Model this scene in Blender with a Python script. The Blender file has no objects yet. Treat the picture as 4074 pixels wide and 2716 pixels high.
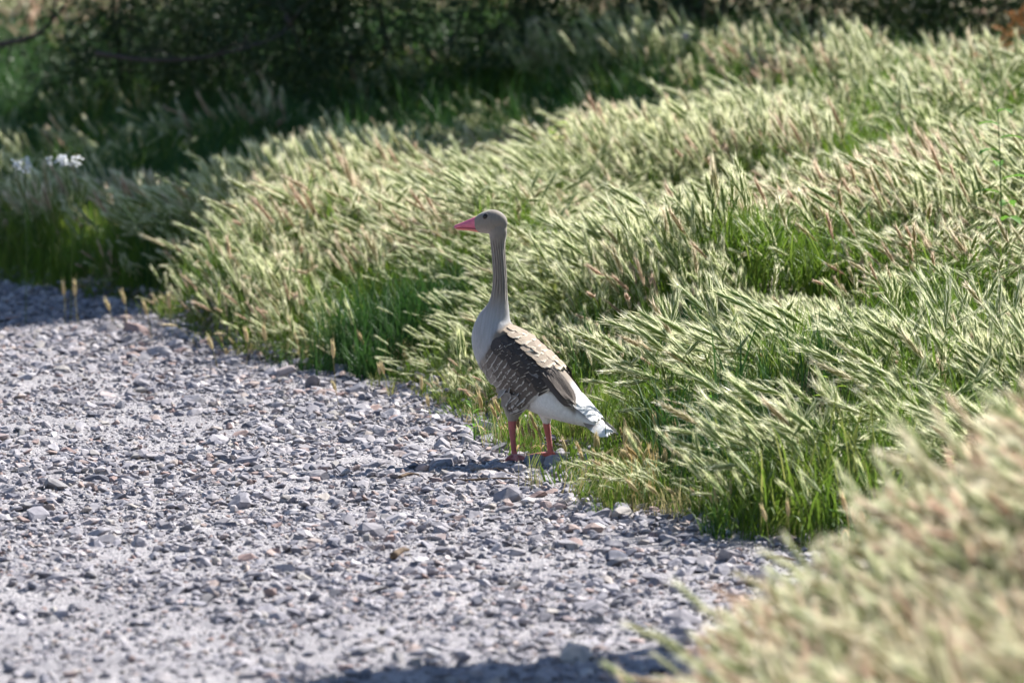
import bpy, bmesh, math, random
import numpy as np
from mathutils import Vector, Matrix, Euler
from mathutils.bvhtree import BVHTree
R = math.radians
random.seed(7)
rng = np.random.default_rng(11)
scene = bpy.context.scene
col = scene.collection

# ------------------------------------------------------------------ camera
CAM_D, CAM_H, FPX = 18.0, 2.0, 22500.0          # metres to the goose, lens height, focal length in photo pixels
PW, PH = 4074.0, 2716.0
PITCH = math.atan2(CAM_H, CAM_D) - math.atan2(1850 - PH/2, FPX)
cam_d = bpy.data.cameras.new('camera')
cam = bpy.data.objects.new('camera', cam_d)
col.objects.link(cam)
cam.location = (0, -CAM_D, CAM_H)
cam.rotation_euler = (R(90) - PITCH, 0, 0)
cam_d.sensor_width = 36.0
cam_d.lens = 36.0*FPX/PW
cam_d.clip_start, cam_d.clip_end = 0.5, 2000
cam_d.dof.use_dof = True
cam_d.dof.focus_distance = 18.05
cam_d.dof.aperture_fstop = (cam_d.lens/1000)/0.049
scene.camera = cam

# ------------------------------------------------------------------ world, sun, exposure
SUN_AZ, SUN_EL = R(46), R(47)                     # azimuth clockwise from +Y (straight away from the lens)
w = bpy.data.worlds.new('World'); scene.world = w; w.use_nodes = True
nt = w.node_tree
sky = nt.nodes.new('ShaderNodeTexSky'); sky.sky_type = 'NISHITA'; sky.sun_disc = False
sky.sun_elevation = SUN_EL; sky.sun_rotation = SUN_AZ
bg = nt.nodes['Background']; bg.inputs['Strength'].default_value = 0.065
sky.ozone_density = 3.0; sky.dust_density = .4
nt.links.new(sky.outputs[0], bg.inputs['Color'])
sd = bpy.data.lights.new('sun', 'SUN'); sd.energy = 5.0; sd.angle = R(0.53); sd.color = (1.0, 0.965, 0.91)
sun = bpy.data.objects.new('sun', sd); col.objects.link(sun)
sdir = Vector((math.sin(SUN_AZ)*math.cos(SUN_EL), math.cos(SUN_AZ)*math.cos(SUN_EL), math.sin(SUN_EL)))
sun.rotation_euler = (-sdir).to_track_quat('-Z', 'Y').to_euler()
sun.location = sdir*30
vs = scene.view_settings
vs.view_transform = 'Standard'; vs.look = 'None'; vs.exposure = 1.33; vs.gamma = 1.0; vs.use_curve_mapping = False
scene.cycles.use_denoising = True
scene.cycles.max_bounces = 4
scene.cycles.diffuse_bounces = 2
scene.cycles.use_adaptive_sampling = True
scene.cycles.adaptive_threshold = .03
scene.cycles.transmission_bounces = 6
scene.cycles.sample_clamp_indirect = 6.0

# ------------------------------------------------------------------ pixel <-> world
def ray(px, py):
    a = math.atan2(0, 1)
    dx, dz = (px - PW/2)/FPX, (PH/2 - py)/FPX
    c, s = math.cos(PITCH), math.sin(PITCH)
    return Vector((dx, c + dz*s, -s + dz*c))
def at_depth(px, py, y):                          # the point on a pixel's ray with world y
    d = ray(px, py); t = (y + CAM_D)/d.y
    return Vector((0, -CAM_D, CAM_H)) + d*t
def on_plane(px, py, z=0.0):
    d = ray(px, py); t = (z - CAM_H)/d.z
    return Vector((0, -CAM_D, CAM_H)) + d*t

# ------------------------------------------------------------------ noise and terrain
def hash2(ix, iy, seed):
    h = (ix*374761393 + iy*668265263 + seed*1442695041) & 0xffffffff
    h = ((h ^ (h >> 13))*1274126177) & 0xffffffff
    return ((h ^ (h >> 16)) & 0xffff)/65535.0
def vnoise(x, y, seed=0):
    x = np.asarray(x, float); y = np.asarray(y, float)
    ix = np.floor(x).astype(np.int64); iy = np.floor(y).astype(np.int64)
    fx, fy = x - ix, y - iy
    fx = fx*fx*(3 - 2*fx); fy = fy*fy*(3 - 2*fy)
    a, b = hash2(ix, iy, seed), hash2(ix+1, iy, seed)
    c, d = hash2(ix, iy+1, seed), hash2(ix+1, iy+1, seed)
    return (a*(1-fx) + b*fx)*(1-fy) + (c*(1-fx) + d*fx)*fy
def fbm(x, y, seed=0, octs=3):
    x = np.asarray(x, float); y = np.asarray(y, float)
    t, amp, tot = 0, 1.0, 0
    for o in range(octs):
        t = t + amp*vnoise(x*2**o, y*2**o, seed + o*17); tot += amp; amp *= .5
    return t/tot
def sstep(a, b, x):
    t = np.clip((np.asarray(x, float) - a)/(b - a), 0, 1); return t*t*(3 - 2*t)

EDGE_PX = [(0,1125),(350,1195),(620,1245),(800,1345),(1000,1440),(1300,1490),(1520,1500),(1750,1620),(1950,1715),
           (2090,1800),(2235,1862),(2265,2010),(2560,2065),(2850,2095),(2960,2165),(3200,2205),(3500,2235)]
EDGE = [on_plane(*p).xy for p in EDGE_PX]
EDGE = [Vector((-25.0, 70.0)), Vector((-9.0, 26.0)), Vector((-3.6, 10.8))] + EDGE + [Vector((1.6,-2.35)), Vector((4,-2.7)), Vector((60,-9))]
EDGE_NP = np.array([[p.x, p.y] for p in EDGE])
def edge_dist(x, y):                              # > 0 on the grassy bank, < 0 on the track
    x = np.asarray(x, float); y = np.asarray(y, float)
    best = np.full(x.shape, 1e9); sgn = np.ones(x.shape)
    for i in range(len(EDGE_NP)-1):
        ax, ay = EDGE_NP[i]; bx, by = EDGE_NP[i+1]
        dx, dy = bx-ax, by-ay; L2 = dx*dx + dy*dy
        t = np.clip(((x-ax)*dx + (y-ay)*dy)/L2, 0, 1)
        ex, ey = x-(ax+t*dx), y-(ay+t*dy)
        d = np.hypot(ex, ey); cr = dx*(y-ay) - dy*(x-ax)
        m = d < best - 1e-9
        best = np.where(m, d, best); sgn = np.where(m, np.where(cr > 0, 1, -1), sgn)
    return best*sgn
HUMPS = [(.90,-.62,.26,.36,.25), (-.06,3.75,.22,.60,.27), (-.95,5.1,.35,.5,.13), (.80,2.1,.32,.5,.17), (1.35,1.2,.3,.4,.12)]
POCKETS = [(.60,-1.05,.20,.24), (-.45,3.35,.22,.50), (.52,1.45,.16,.25), (-.2,3.2,.14,.25)]   # hollows bare of ears
def pocket(x, y):
    p = 0
    for cx, cy, sx, sy in POCKETS: p = np.maximum(p, np.exp(-(((x-cx)/sx)**2 + ((y-cy)/sy)**2)))
    return p
def mound(x, y):                                  # the near verge that rises beside the lens
    d = y + CAM_D
    side = sstep(0.34, 0.56, x - 0.03*(d - 10.5) + .08*(fbm(x*3, y*3, 5)-.5))
    rise = 0.0 + 0.66*np.clip(x - 0.42, 0, 0.95)
    lim = sstep(-5.6, -6.6, y)
    return side*lim, rise*side*lim
def terrain(x, y):
    x = np.asarray(x, float); y = np.asarray(y, float)
    s = edge_dist(x, y)
    s0 = 0.94*(x - .13) + 0.34*y
    sm = np.clip(np.where(s0 > 4.2, 4.2 - .35*(np.minimum(s0, 9) - 4.2), s0), 0, None)
    far = sstep(40, 14, np.abs(y))*sstep(30, 10, np.abs(x)) * .8 + .2
    bank = 0.165*sm*sstep(0, .25, s)*far
    bumps = (fbm(x*.9, y*.9, 3)-.5)*.16*sstep(.1, 1.0, s) + (fbm(x*3.1, y*3.1, 9)-.5)*.06*sstep(0, .3, s)
    base = np.where(s > 0, 0.0, 0.0) + .02*sstep(-.02, .15, s) - .05*sstep(.03, -.12, s)
    rut = 0
    for cx, cy, sx, sy, am in HUMPS: rut = rut + am*np.exp(-(((x-cx)/sx)**2 + ((y-cy)/sy)**2))
    rut = rut*sstep(.02, .25, s)
    m, r = mound(x, y)
    return bank + bumps + base*(1-m) + r + .05*m + rut
def track_z(x, y):
    s = edge_dist(x, y)
    z = (fbm(x*.8, y*.8, 21)-.5)*.05*sstep(0,-1,s) + (fbm(x*4, y*4, 22)-.5)*.02 + .01*sstep(-.5, 0, s)
    m, r = mound(x, y)
    return z - .10*sstep(.02, .22, s) - .12*m
def surf(x, y):
    return np.maximum(terrain(x, y), track_z(x, y))

def ground_at(px_, py_):                             # where the pixel's ray meets the surface
    d = ray(px_, py_); t_ = np.arange(9, 60, .02)
    P = np.array((0, -CAM_D, CAM_H))[None] + np.array(d)[None]*t_[:, None]
    k = np.argmax(P[:,2] < surf(P[:,0], P[:,1])); return Vector(P[k])

# ------------------------------------------------------------------ materials
def mat(name, rough=.8):
    m = bpy.data.materials.new(name); m.use_nodes = True
    b = m.node_tree.nodes['Principled BSDF']; b.inputs['Roughness'].default_value = rough
    b.inputs['Specular IOR Level'].default_value = .25
    return m, m.node_tree, b
def N(nt, typ, **kw):
    n = nt.nodes.new(typ)
    for k, v in kw.items(): setattr(n, k, v)
    return n
def ramp(nt, stops, interp='LINEAR'):
    r = nt.nodes.new('ShaderNodeValToRGB'); e = r.color_ramp; e.interpolation = interp
    while len(e.elements) < len(stops): e.elements.new(.5)
    for el, (p, c) in zip(e.elements, stops): el.position = p; el.color = (*c, 1)
    return r
def leafy(name, ca, cb, trans=.45, rough=.55, cc=None, spec=.3):
    """thin plant tissue: part diffuse, part translucent; colour varies with the plant"""
    m, t, b = mat(name, rough); L = t.links
    b.inputs['Specular IOR Level'].default_value = spec
    at = N(t, 'ShaderNodeAttribute', attribute_name='tint', attribute_type='INSTANCER')
    oi = N(t, 'ShaderNodeObjectInfo')
    ad = N(t, 'ShaderNodeMath', operation='ADD'); L.new(at.outputs['Fac'], ad.inputs[0])
    mu = N(t, 'ShaderNodeMath', operation='MULTIPLY'); L.new(oi.outputs['Random'], mu.inputs[0]); mu.inputs[1].default_value = .25
    L.new(mu.outputs[0], ad.inputs[1])
    pt = N(t, 'ShaderNodeAttribute', attribute_name='pt'); a2 = N(t, 'ShaderNodeMath', operation='ADD')
    L.new(ad.outputs[0], a2.inputs[0]); L.new(pt.outputs['Fac'], a2.inputs[1])
    rp = ramp(t, [(0, ca), (.62, cb), (1, cc or cb)])
    L.new(a2.outputs[0], rp.inputs[0])
    tr = N(t, 'ShaderNodeBsdfTranslucent'); mx = N(t, 'ShaderNodeMixShader'); mx.inputs[0].default_value = trans
    L.new(rp.outputs[0], b.inputs['Base Color']); L.new(rp.outputs[0], tr.inputs['Color'])
    L.new(b.outputs[0], mx.inputs[1]); L.new(tr.outputs[0], mx.inputs[2])
    L.new(mx.outputs[0], t.nodes['Material Output'].inputs['Surface'])
    return m

M = {}
M['blade'] = leafy('grass_blade', (.05,.115,.012), (.14,.225,.026), .42, cc=(.28,.26,.09))
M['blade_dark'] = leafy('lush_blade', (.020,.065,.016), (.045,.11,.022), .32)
M['stem'] = leafy('grass_stem', (.08,.14,.03), (.15,.20,.055), .3, cc=(.40,.32,.15))
M['ear'] = leafy('barley_ear', (.13,.22,.04), (.28,.33,.10), .40, cc=(.42,.28,.18))
M['awn'] = leafy('barley_awn', (.82,.84,.42), (.97,.93,.67), .55, .38, cc=(.92,.66,.50), spec=.5)
M['dry'] = leafy('dry_grass', (.34,.30,.13), (.46,.40,.20), .35, cc=(.50,.34,.13))
M['dryawn'] = leafy('dry_awn', (.62,.52,.30), (.66,.52,.30), .45)
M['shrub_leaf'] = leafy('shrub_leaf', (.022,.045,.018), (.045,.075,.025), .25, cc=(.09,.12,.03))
M['weed'] = leafy('weed_leaf', (.12,.26,.04), (.20,.36,.05), .5)
M['yellowgreen'] = leafy('young_leaf', (.26,.40,.04), (.36,.46,.05), .55)
M['rust'] = leafy('rust_seed', (.34,.15,.05), (.45,.22,.08), .35)
M['petal'] = leafy('white_petal', (.72,.74,.74), (.82,.82,.80), .4)
M['fluff'] = leafy('seed_fluff', (.62,.55,.50), (.70,.62,.56), .4)
def bark_mat(name, a, b_, scale=40):
    m, t, b = mat(name, .9); L = t.links
    tc = N(t, 'ShaderNodeTexCoord'); nz = N(t, 'ShaderNodeTexNoise'); nz.inputs['Scale'].default_value = scale; nz.inputs['Detail'].default_value = 6
    L.new(tc.outputs['Object'], nz.inputs['Vector'])
    rp = ramp(t, [(.3, a), (.7, b_)]); L.new(nz.outputs[0], rp.inputs[0]); L.new(rp.outputs[0], b.inputs['Base Color'])
    bp = N(t, 'ShaderNodeBump'); bp.inputs['Strength'].default_value = .5; bp.inputs['Distance'].default_value = .004
    L.new(nz.outputs[0], bp.inputs['Height']); L.new(bp.outputs[0], b.inputs['Normal'])
    return m
M['bark'] = bark_mat('bark', (.035,.028,.024), (.09,.07,.06))
M['twig'] = bark_mat('twig', (.05,.035,.025), (.16,.11,.07), 90)

# soil of the bank
m, t, b = mat('bank_soil', .95); L = t.links
tc = N(t, 'ShaderNodeTexCoord'); nz = N(t, 'ShaderNodeTexNoise'); nz.inputs['Scale'].default_value = 6; nz.inputs['Detail'].default_value = 9
L.new(tc.outputs['Object'], nz.inputs['Vector'])
rp = ramp(t, [(.3, (.04,.036,.022)), (.5, (.065,.062,.03)), (.72, (.12,.105,.06))]); L.new(nz.outputs[0], rp.inputs[0]); L.new(rp.outputs[0], b.inputs['Base Color'])
bp = N(t, 'ShaderNodeBump'); bp.inputs['Distance'].default_value = .03; L.new(nz.outputs[0], bp.inputs['Height']); L.new(bp.outputs[0], b.inputs['Normal'])
M['soil'] = m
# compacted grit of the track
m, t, b = mat('grit', .9); L = t.links
tc = N(t, 'ShaderNodeTexCoord')
n1 = N(t, 'ShaderNodeTexNoise'); n1.inputs['Scale'].default_value = 3.5; n1.inputs['Detail'].default_value = 8
v1 = N(t, 'ShaderNodeTexVoronoi'); v1.inputs['Scale'].default_value = 85
v2 = N(t, 'ShaderNodeTexVoronoi'); v2.inputs['Scale'].default_value = 190
for n in (n1, v1, v2): L.new(tc.outputs['Object'], n.inputs['Vector'])
rp = ramp(t, [(.3, (.25,.24,.25)), (.7, (.36,.345,.35))]); L.new(n1.outputs[0], rp.inputs[0])
rv = ramp(t, [(0, (.62,.60,.64)), (.5, (1,1,1)), (1, (1.25,1.2,1.18))])
sp = N(t, 'ShaderNodeSeparateColor'); L.new(v1.outputs['Color'], sp.inputs[0]); L.new(sp.outputs[0], rv.inputs[0])
mm = N(t, 'ShaderNodeMix', data_type='RGBA', blend_type='MULTIPLY'); mm.inputs['Factor'].default_value = 1
L.new(rp.outputs[0], mm.inputs['A']); L.new(rv.outputs[0], mm.inputs['B']); L.new(mm.outputs['Result'], b.inputs['Base Color'])
ad = N(t, 'ShaderNodeMath', operation='MULTIPLY_ADD'); ad.inputs[1].default_value = .5
L.new(v2.outputs['Distance'], ad.inputs[0]); L.new(v1.outputs['Distance'], ad.inputs[2])
bp = N(t, 'ShaderNodeBump', invert=True); bp.inputs['Distance'].default_value = .010; bp.inputs['Strength'].default_value = 1
L.new(ad.outputs[0], bp.inputs['Height']); L.new(bp.outputs[0], b.inputs['Normal'])
M['grit'] = m
# stones
m, t, b = mat('stone', .82); L = t.links
oi = N(t, 'ShaderNodeObjectInfo'); tc = N(t, 'ShaderNodeTexCoord')
rp = ramp(t, [(0,(.28,.265,.285)), (.20,(.38,.36,.375)), (.38,(.205,.20,.23)), (.56,(.34,.315,.32)), (.72,(.115,.118,.145)), (.82,(.38,.35,.32)), (.90,(.29,.20,.18)), (1,(.56,.54,.54))])
pt = N(t, 'ShaderNodeAttribute', attribute_name='pt'); a2 = N(t, 'ShaderNodeMath', operation='ADD'); fr = N(t, 'ShaderNodeMath', operation='FRACT')
L.new(oi.outputs['Random'], a2.inputs[0]); L.new(pt.outputs['Fac'], a2.inputs[1]); L.new(a2.outputs[0], fr.inputs[0]); L.new(fr.outputs[0], rp.inputs[0])
nz = N(t, 'ShaderNodeTexNoise'); nz.inputs['Scale'].default_value = 2.6; nz.inputs['Detail'].default_value = 7
L.new(tc.outputs['Generated'], nz.inputs['Vector'])
rn = ramp(t, [(.3,(.68,.68,.70)), (.72,(1.18,1.16,1.14))]); L.new(nz.outputs[0], rn.inputs[0])
mm = N(t, 'ShaderNodeMix', data_type='RGBA', blend_type='MULTIPLY'); mm.inputs['Factor'].default_value = 1
L.new(rp.outputs[0], mm.inputs['A']); L.new(rn.outputs[0], mm.inputs['B']); L.new(mm.outputs['Result'], b.inputs['Base Color'])
bp = N(t, 'ShaderNodeBump'); bp.inputs['Distance'].default_value = .004; L.new(nz.outputs[0], bp.inputs['Height']); L.new(bp.outputs[0], b.inputs['Normal'])
M['stone'] = m

# ------------------------------------------------------------------ object helpers
def tag(o, label=None, cat=None, group=None, kind=None):
    if label: o['label'] = label
    if cat: o['category'] = cat
    if group: o['group'] = group
    if kind: o['kind'] = kind
    return o
def obj(name, me, parent=None, c=None):
    o = bpy.data.objects.new(name, me); (c or col).objects.link(o)
    if parent is not None: o.parent = parent
    return o
def empty(name, loc=(0,0,0)):
    o = bpy.data.objects.new(name, None); col.objects.link(o); o.location = loc; o.empty_display_size = .1; return o
def mesh(name, V, F, mats, mi=None, smooth=False):
    me = bpy.data.meshes.new(name)
    me.from_pydata([tuple(v) for v in V], [], F)
    for m_ in mats: me.materials.append(m_)
    if mi is not None: me.polygons.foreach_set('material_index', mi)
    if smooth: me.polygons.foreach_set('use_smooth', [True]*len(F))
    me.update(); return me
def scatter(name, pts, rots, scl, idx, tint, protos, label, cat):
    """one object whose points carry instances of the prototype meshes (geometry nodes)"""
    me = bpy.data.meshes.new(name); n = len(pts)
    me.vertices.add(n); me.vertices.foreach_set('co', np.asarray(pts, np.float32).ravel())
    for nm, ty, dat, key in (('rot','FLOAT_VECTOR',rots,'vector'), ('scl','FLOAT_VECTOR',scl,'vector'), ('pick','INT',idx,'value'), ('tint','FLOAT',tint,'value')):
        a = me.attributes.new(nm, ty, 'POINT')
        a.data.foreach_set(key, np.asarray(dat, np.int32 if ty == 'INT' else np.float32).ravel())
    me.update()
    o = obj(name, me)
    pc = bpy.data.collections.new(name + '_kinds')
    for i, pm in enumerate(protos):
        pc.objects.link(bpy.data.objects.new('%s_kind_%02d' % (name, i), pm))
    g = bpy.data.node_groups.new(name, 'GeometryNodeTree')
    g.interface.new_socket('Geometry', in_out='INPUT', socket_type='NodeSocketGeometry')
    g.interface.new_socket('Geometry', in_out='OUTPUT', socket_type='NodeSocketGeometry')
    ni, no = g.nodes.new('NodeGroupInput'), g.nodes.new('NodeGroupOutput')
    iop = g.nodes.new('GeometryNodeInstanceOnPoints'); ci = g.nodes.new('GeometryNodeCollectionInfo')
    ci.inputs['Collection'].default_value = pc; ci.inputs['Separate Children'].default_value = True; ci.inputs['Reset Children'].default_value = True
    def na(nm, ty):
        a = g.nodes.new('GeometryNodeInputNamedAttribute'); a.data_type = ty; a.inputs['Name'].default_value = nm; return a.outputs['Attribute']
    e2r = g.nodes.new('FunctionNodeEulerToRotation')
    k = g.links.new
    k(ni.outputs[0], iop.inputs['Points']); k(ci.outputs[0], iop.inputs['Instance'])
    iop.inputs['Pick Instance'].default_value = True
    k(na('pick','INT'), iop.inputs['Instance Index']); k(na('rot','FLOAT_VECTOR'), e2r.inputs[0]); k(e2r.outputs[0], iop.inputs['Rotation'])
    k(na('scl','FLOAT_VECTOR'), iop.inputs['Scale']); k(iop.outputs[0], no.inputs[0])
    md = o.modifiers.new('scatter', 'NODES'); md.node_group = g
    return tag(o, label, cat, kind='stuff')

def catmull(P, n):
    P = np.array(P, float); out = []
    Q = np.vstack([2*P[0]-P[1], P, 2*P[-1]-P[-2]])
    for i in range(1, len(Q)-2):
        for k in range(n):
            t = k/n
            out.append(.5*((2*Q[i]) + (-Q[i-1]+Q[i+1])*t + (2*Q[i-1]-5*Q[i]+4*Q[i+1]-Q[i+2])*t*t + (-Q[i-1]+3*Q[i]-3*Q[i+1]+Q[i+2])*t**3))
    out.append(Q[-2]); return np.array(out)
# ------------------------------------------------------------------ ground and track
def grid_mesh(name, xs, ys, zf, matl):
    X, Y = np.meshgrid(xs, ys); Z = zf(X, Y)
    V = np.stack([X, Y, Z], -1).reshape(-1, 3)
    nx, ny = len(xs), len(ys)
    i = np.arange(nx-1)[None, :] + nx*np.arange(ny-1)[:, None]
    F = np.stack([i, i+1, i+1+nx, i+nx], -1).reshape(-1, 4)
    me = mesh(name, V, F.tolist(), [matl], smooth=True)
    return me
def spaced(a, b, c, d, step, n):
    core = np.arange(b, c, step)
    lo = b - np.geomspace(step, b - a, n)[::-1]; hi = core[-1] + np.geomspace(step, d - core[-1], n)
    return np.concatenate([lo, core, hi])
gx = spaced(-300, -4.5, 4.5, 300, .07, 26); gy = spaced(-120, -9.5, 16, 500, .09, 26)
ground = tag(obj('ground', grid_mesh('ground', gx, gy, terrain, M['soil'])), kind='structure')
tx = spaced(-7.5, -3.0, 2.2, 30, .05, 12); ty = spaced(-60, -6.5, 9.5, 60, .06, 14)
track = tag(obj('gravel_track', grid_mesh('gravel_track', tx, ty, track_z, M['grit'])), kind='structure')

# ------------------------------------------------------------------ stones
def stone_mesh(name, npts, flat, rs):
    bm = bmesh.new()
    for i in range(npts):
        v = rs.normal(size=3); v /= np.linalg.norm(v); v *= rs.uniform(.82, 1.08)
        bm.verts.new((v[0], v[1]*rs.uniform(.75, 1), v[2]*flat))
    r = bmesh.ops.convex_hull(bm, input=bm.verts)
    for g in set(r['geom_interior']) | set(r['geom_unused']):
        if isinstance(g, bmesh.types.BMVert) and g.is_valid: bm.verts.remove(g)
    me = bpy.data.meshes.new(name); bm.to_mesh(me); bm.free(); me.materials.append(M['stone']); return me
rs = np.random.default_rng(5)
big_protos = [stone_mesh('stone', 30, rs.uniform(.55, .9), rs) for i in range(14)]
small_protos = [stone_mesh('gravel', 17, rs.uniform(.45, .85), rs) for i in range(12)]
class Raw: pass
grit_parts = []
for pm in small_protos:
    q = Raw(); q.V = [v.co.copy() for v in pm.vertices]; q.F = [tuple(p.vertices) for p in pm.polygons]; q.M = [0]*len(q.F); grit_parts.append(q)
def frustum_half(y): return .0908*(y + CAM_D)
def track_points(n, y0, y1, seed):
    n = int(n*1.15)
    r = np.random.default_rng(seed)
    d0, d1 = y0 + CAM_D, y1 + CAM_D
    d = np.sqrt(r.uniform(d0*d0, d1*d1, n)); y = d - CAM_D
    x = r.uniform(-1, 1, n)*(.0908*d + .7)
    s = edge_dist(x, y); mo, _ = mound(x, y)
    k = (s < .16) & (mo < .3)
    return x[k], y[k], s[k]
# the 300 stones that show largest, each a piece of the track
x, y, s = track_points(2600, -5.6, 8.5, 9)
dens = .10 + 1.0*np.exp(-np.abs(s+.15)/.40) + .25*(fbm(x, y*.6, 33) > .6)
k = rng.uniform(0, 1, len(x)) < dens
x, y, s = x[k][:285], y[k][:285], s[k][:285]
sz = .022 + .030*rng.uniform(0, 1, len(x))**2.2
extra = [(430,1330,.05),(545,1335,.055),(690,1330,.045),(640,1420,.05),(700,1390,.06),(730,1345,.04),(1085,1500,.045),(1250,1500,.04),(1240,1545,.042),(760,1590,.04),(360,1610,.036),(1960,1740,.055),(1985,1810,.042),(2130,1860,.04),(2215,1872,.044)]
for px, py, q in extra:
    p = on_plane(px, py); x = np.append(x, p.x); y = np.append(y, p.y); sz = np.append(sz, q)
z = surf(x, y)
for i in range(len(x)):
    o = obj('stone', big_protos[i % 14], track)
    q = sz[i]
    o.location = (x[i], y[i], z[i] + q*random.uniform(.0, .25))
    o.rotation_euler = (random.gauss(0, .3), random.gauss(0, .3), random.uniform(0, 6.28))
    o.scale = (q*random.uniform(.95, 1.5), q*random.uniform(.8, 1.1), q*random.uniform(.7, 1.05))

# ------------------------------------------------------------------ grass prototypes
class MB:
    def __init__(s): s.V, s.F, s.M, s.T = [], [], [], None
    def add(s, V, F, mi=0):
        o = len(s.V); s.V += [Vector(v) for v in V]; s.F += [tuple(i+o for i in f) for f in F]; s.M += [mi]*len(F)
    def strip(s, pts, wid, side, mi=0, fold=0.0, up=None):
        """ribbon along pts; wid a list; side a vector across; fold lifts the edges into a V"""
        V, F = [], []
        n = len(pts)
        for i, p in enumerate(pts):
            w_ = wid[i]
            if fold:
                u = up[i]
                V += [p - side*w_ + u*w_*fold, p, p + side*w_ + u*w_*fold]
            else: V += [p - side*w_, p + side*w_]
        k = 3 if fold else 2
        for i in range(n-1):
            for j in range(k-1): F.append((i*k+j, i*k+j+1, (i+1)*k+j+1, (i+1)*k+j))
        s.add(V, F, mi)
    def tube(s, pts, rad, seg=6, mi=0, cap=True):
        V, F = [], []; n = len(pts); ref = None
        for i, p in enumerate(pts):
            tg = (pts[min(i+1, n-1)] - pts[max(i-1, 0)]).normalized()
            if ref is None: ref = tg.orthogonal().normalized()
            ref = (ref - tg*ref.dot(tg)).normalized(); bi = tg.cross(ref)
            for k in range(seg):
                a = 2*math.pi*k/seg; V.append(p + (ref*math.cos(a) + bi*math.sin(a))*rad[i])
        for i in range(n-1):
            for k in range(seg):
                k2 = (k+1) % seg; F.append((i*seg+k, i*seg+k2, (i+1)*seg+k2, (i+1)*seg+k))
        if cap: F.append(tuple(range(seg-1, -1, -1))); F.append(tuple((n-1)*seg + k for k in range(seg)))
        s.add(V, F, mi)
    def mesh(s, name, mats, smooth=True):
        me = mesh(name, s.V, s.F, mats, s.M, smooth)
        if s.T is not None:
            a = me.attributes.new('pt', 'FLOAT', 'POINT'); a.data.foreach_set('value', np.array(s.T, np.float32))
        return me
def patch(parts, place):
    """several plants (or pebbles) set out together; place yields (index, x, y, z, rot, scale, tint)"""
    P = MB(); P.T = []
    for k, x_, y_, z_, e_, sc_, tn in place:
        q = parts[k]; Mt = Matrix.LocRotScale(Vector((x_, y_, z_)), Euler(e_), Vector(sc_))
        o_ = len(P.V); P.V += [Mt @ v for v in q.V]; P.F += [tuple(i + o_ for i in f) for f in q.F]; P.M += q.M; P.T += [tn]*len(q.V)
    return P
def arc(L, n, bend0, bend1, power=1.6, wob=0):
    """points of a stalk that leaves upright at bend0 and leans to bend1 (towards +X)"""
    p = Vector((0,0,0)); out = [p.copy()]; tang = []
    for i in range(n):
        t = (i+.5)/n; a = bend0 + (bend1-bend0)*t**power
        d = Vector((math.sin(a), wob*math.sin(t*4), math.cos(a))).normalized()
        p = p + d*(L/n); out.append(p.copy())
    return out
def barley(rs, L, b0, b1, ear=.065, awn=.05, nawn=44, flare=.30, leaf=True):
    B = MB()
    n = 7; total = L + ear
    P = arc(total, 10, b0, b1, 1.7, rs.uniform(-.08, .08))
    k = 7
    # stalk as a narrow three-sided tube
    B.tube(P[:k+1], [.0011]*(k+1), 3, 0, False)
    # the ear continues along the arc
    E = [P[k] + (P[10]-P[k])*t for t in (0, .25, .5, .75, 1)]
    B.tube(E, [.0015, .0056, .0064, .0050, .0015], 5, 1, False)
    ax = (P[10]-P[k]).normalized(); u = ax.orthogonal().normalized(); v = ax.cross(u)
    for i in range(nawn):
        t = (i+.5)/nawn; a = i*2.39996 + rs.uniform(-.3, .3)
        out = u*math.cos(a) + v*math.sin(a)
        base = E[0].lerp(E[4], t) + out*.003
        d = (ax + out*flare*rs.uniform(.5, 1.25)*(1 - .35*t)).normalized()
        ln = awn*rs.uniform(.75, 1.15)*(1 - .25*t)
        sd = d.cross(Vector(rs.normal(size=3))).normalized()*.0009
        B.add([base - sd, base + sd, base + d*ln], [(0,1,2)], 2)
    if leaf:
        for q in range(rs.integers(1, 3)):
            j = rs.integers(2, 5); a = rs.uniform(0, 6.28)
            hd = Vector((math.cos(a), math.sin(a), 0)); ll = rs.uniform(.07, .14)
            pts = [P[j] + hd*ll*t*.75 + Vector((0,0,1))*(ll*(.75*t - .85*t*t)) for t in (0, .25, .5, .75, 1)]
            sd = hd.cross(Vector((0,0,1)))
            B.strip(pts, [.0018, .0028, .0026, .0018, .0003], sd, 0)
    return B
def clump(rs, nb, L, wid, spread, droop):
    B = MB()
    for i in range(nb):
        a = rs.uniform(0, 6.28); hd = Vector((math.cos(a), math.sin(a), 0))
        l = L*rs.uniform(.6, 1.1); b1 = droop*rs.uniform(.4, 1.3); b0 = rs.uniform(0, .25)
        rt = Vector((rs.normal(0, spread), rs.normal(0, spread), 0))
        A = arc(l, 6, b0, b1, 1.5)
        pts = [rt + hd*p.x + Vector((0,0,p.z)) for p in A]
        tw = rs.uniform(-.5, .5)
        sd = (hd.cross(Vector((0,0,1)))*math.cos(tw) + hd*math.sin(tw)).normalized()
        w_ = wid*rs.uniform(.7, 1.2)
        B.strip(pts, [w_*.6, w_*.95, w_, w_*.9, w_*.7, w_*.4, w_*.05], sd, 0)
    return B
rs = np.random.default_rng(3)
BEND = (.5, .8, 1.1, 1.35, 1.6, .65, .95, 1.2, 1.45, .3, 1.8, .75)
single = [barley(rs, rs.uniform(.27, .36), rs.uniform(-.05, .2), BEND[i], rs.uniform(.048, .066), rs.uniform(.036, .050), 44, rs.uniform(.34, .52)) for i in range(12)]
UPRIGHT, BLOWN = [0, 1, 5, 9, 11], [2, 3, 4, 7, 8, 10]
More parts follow.
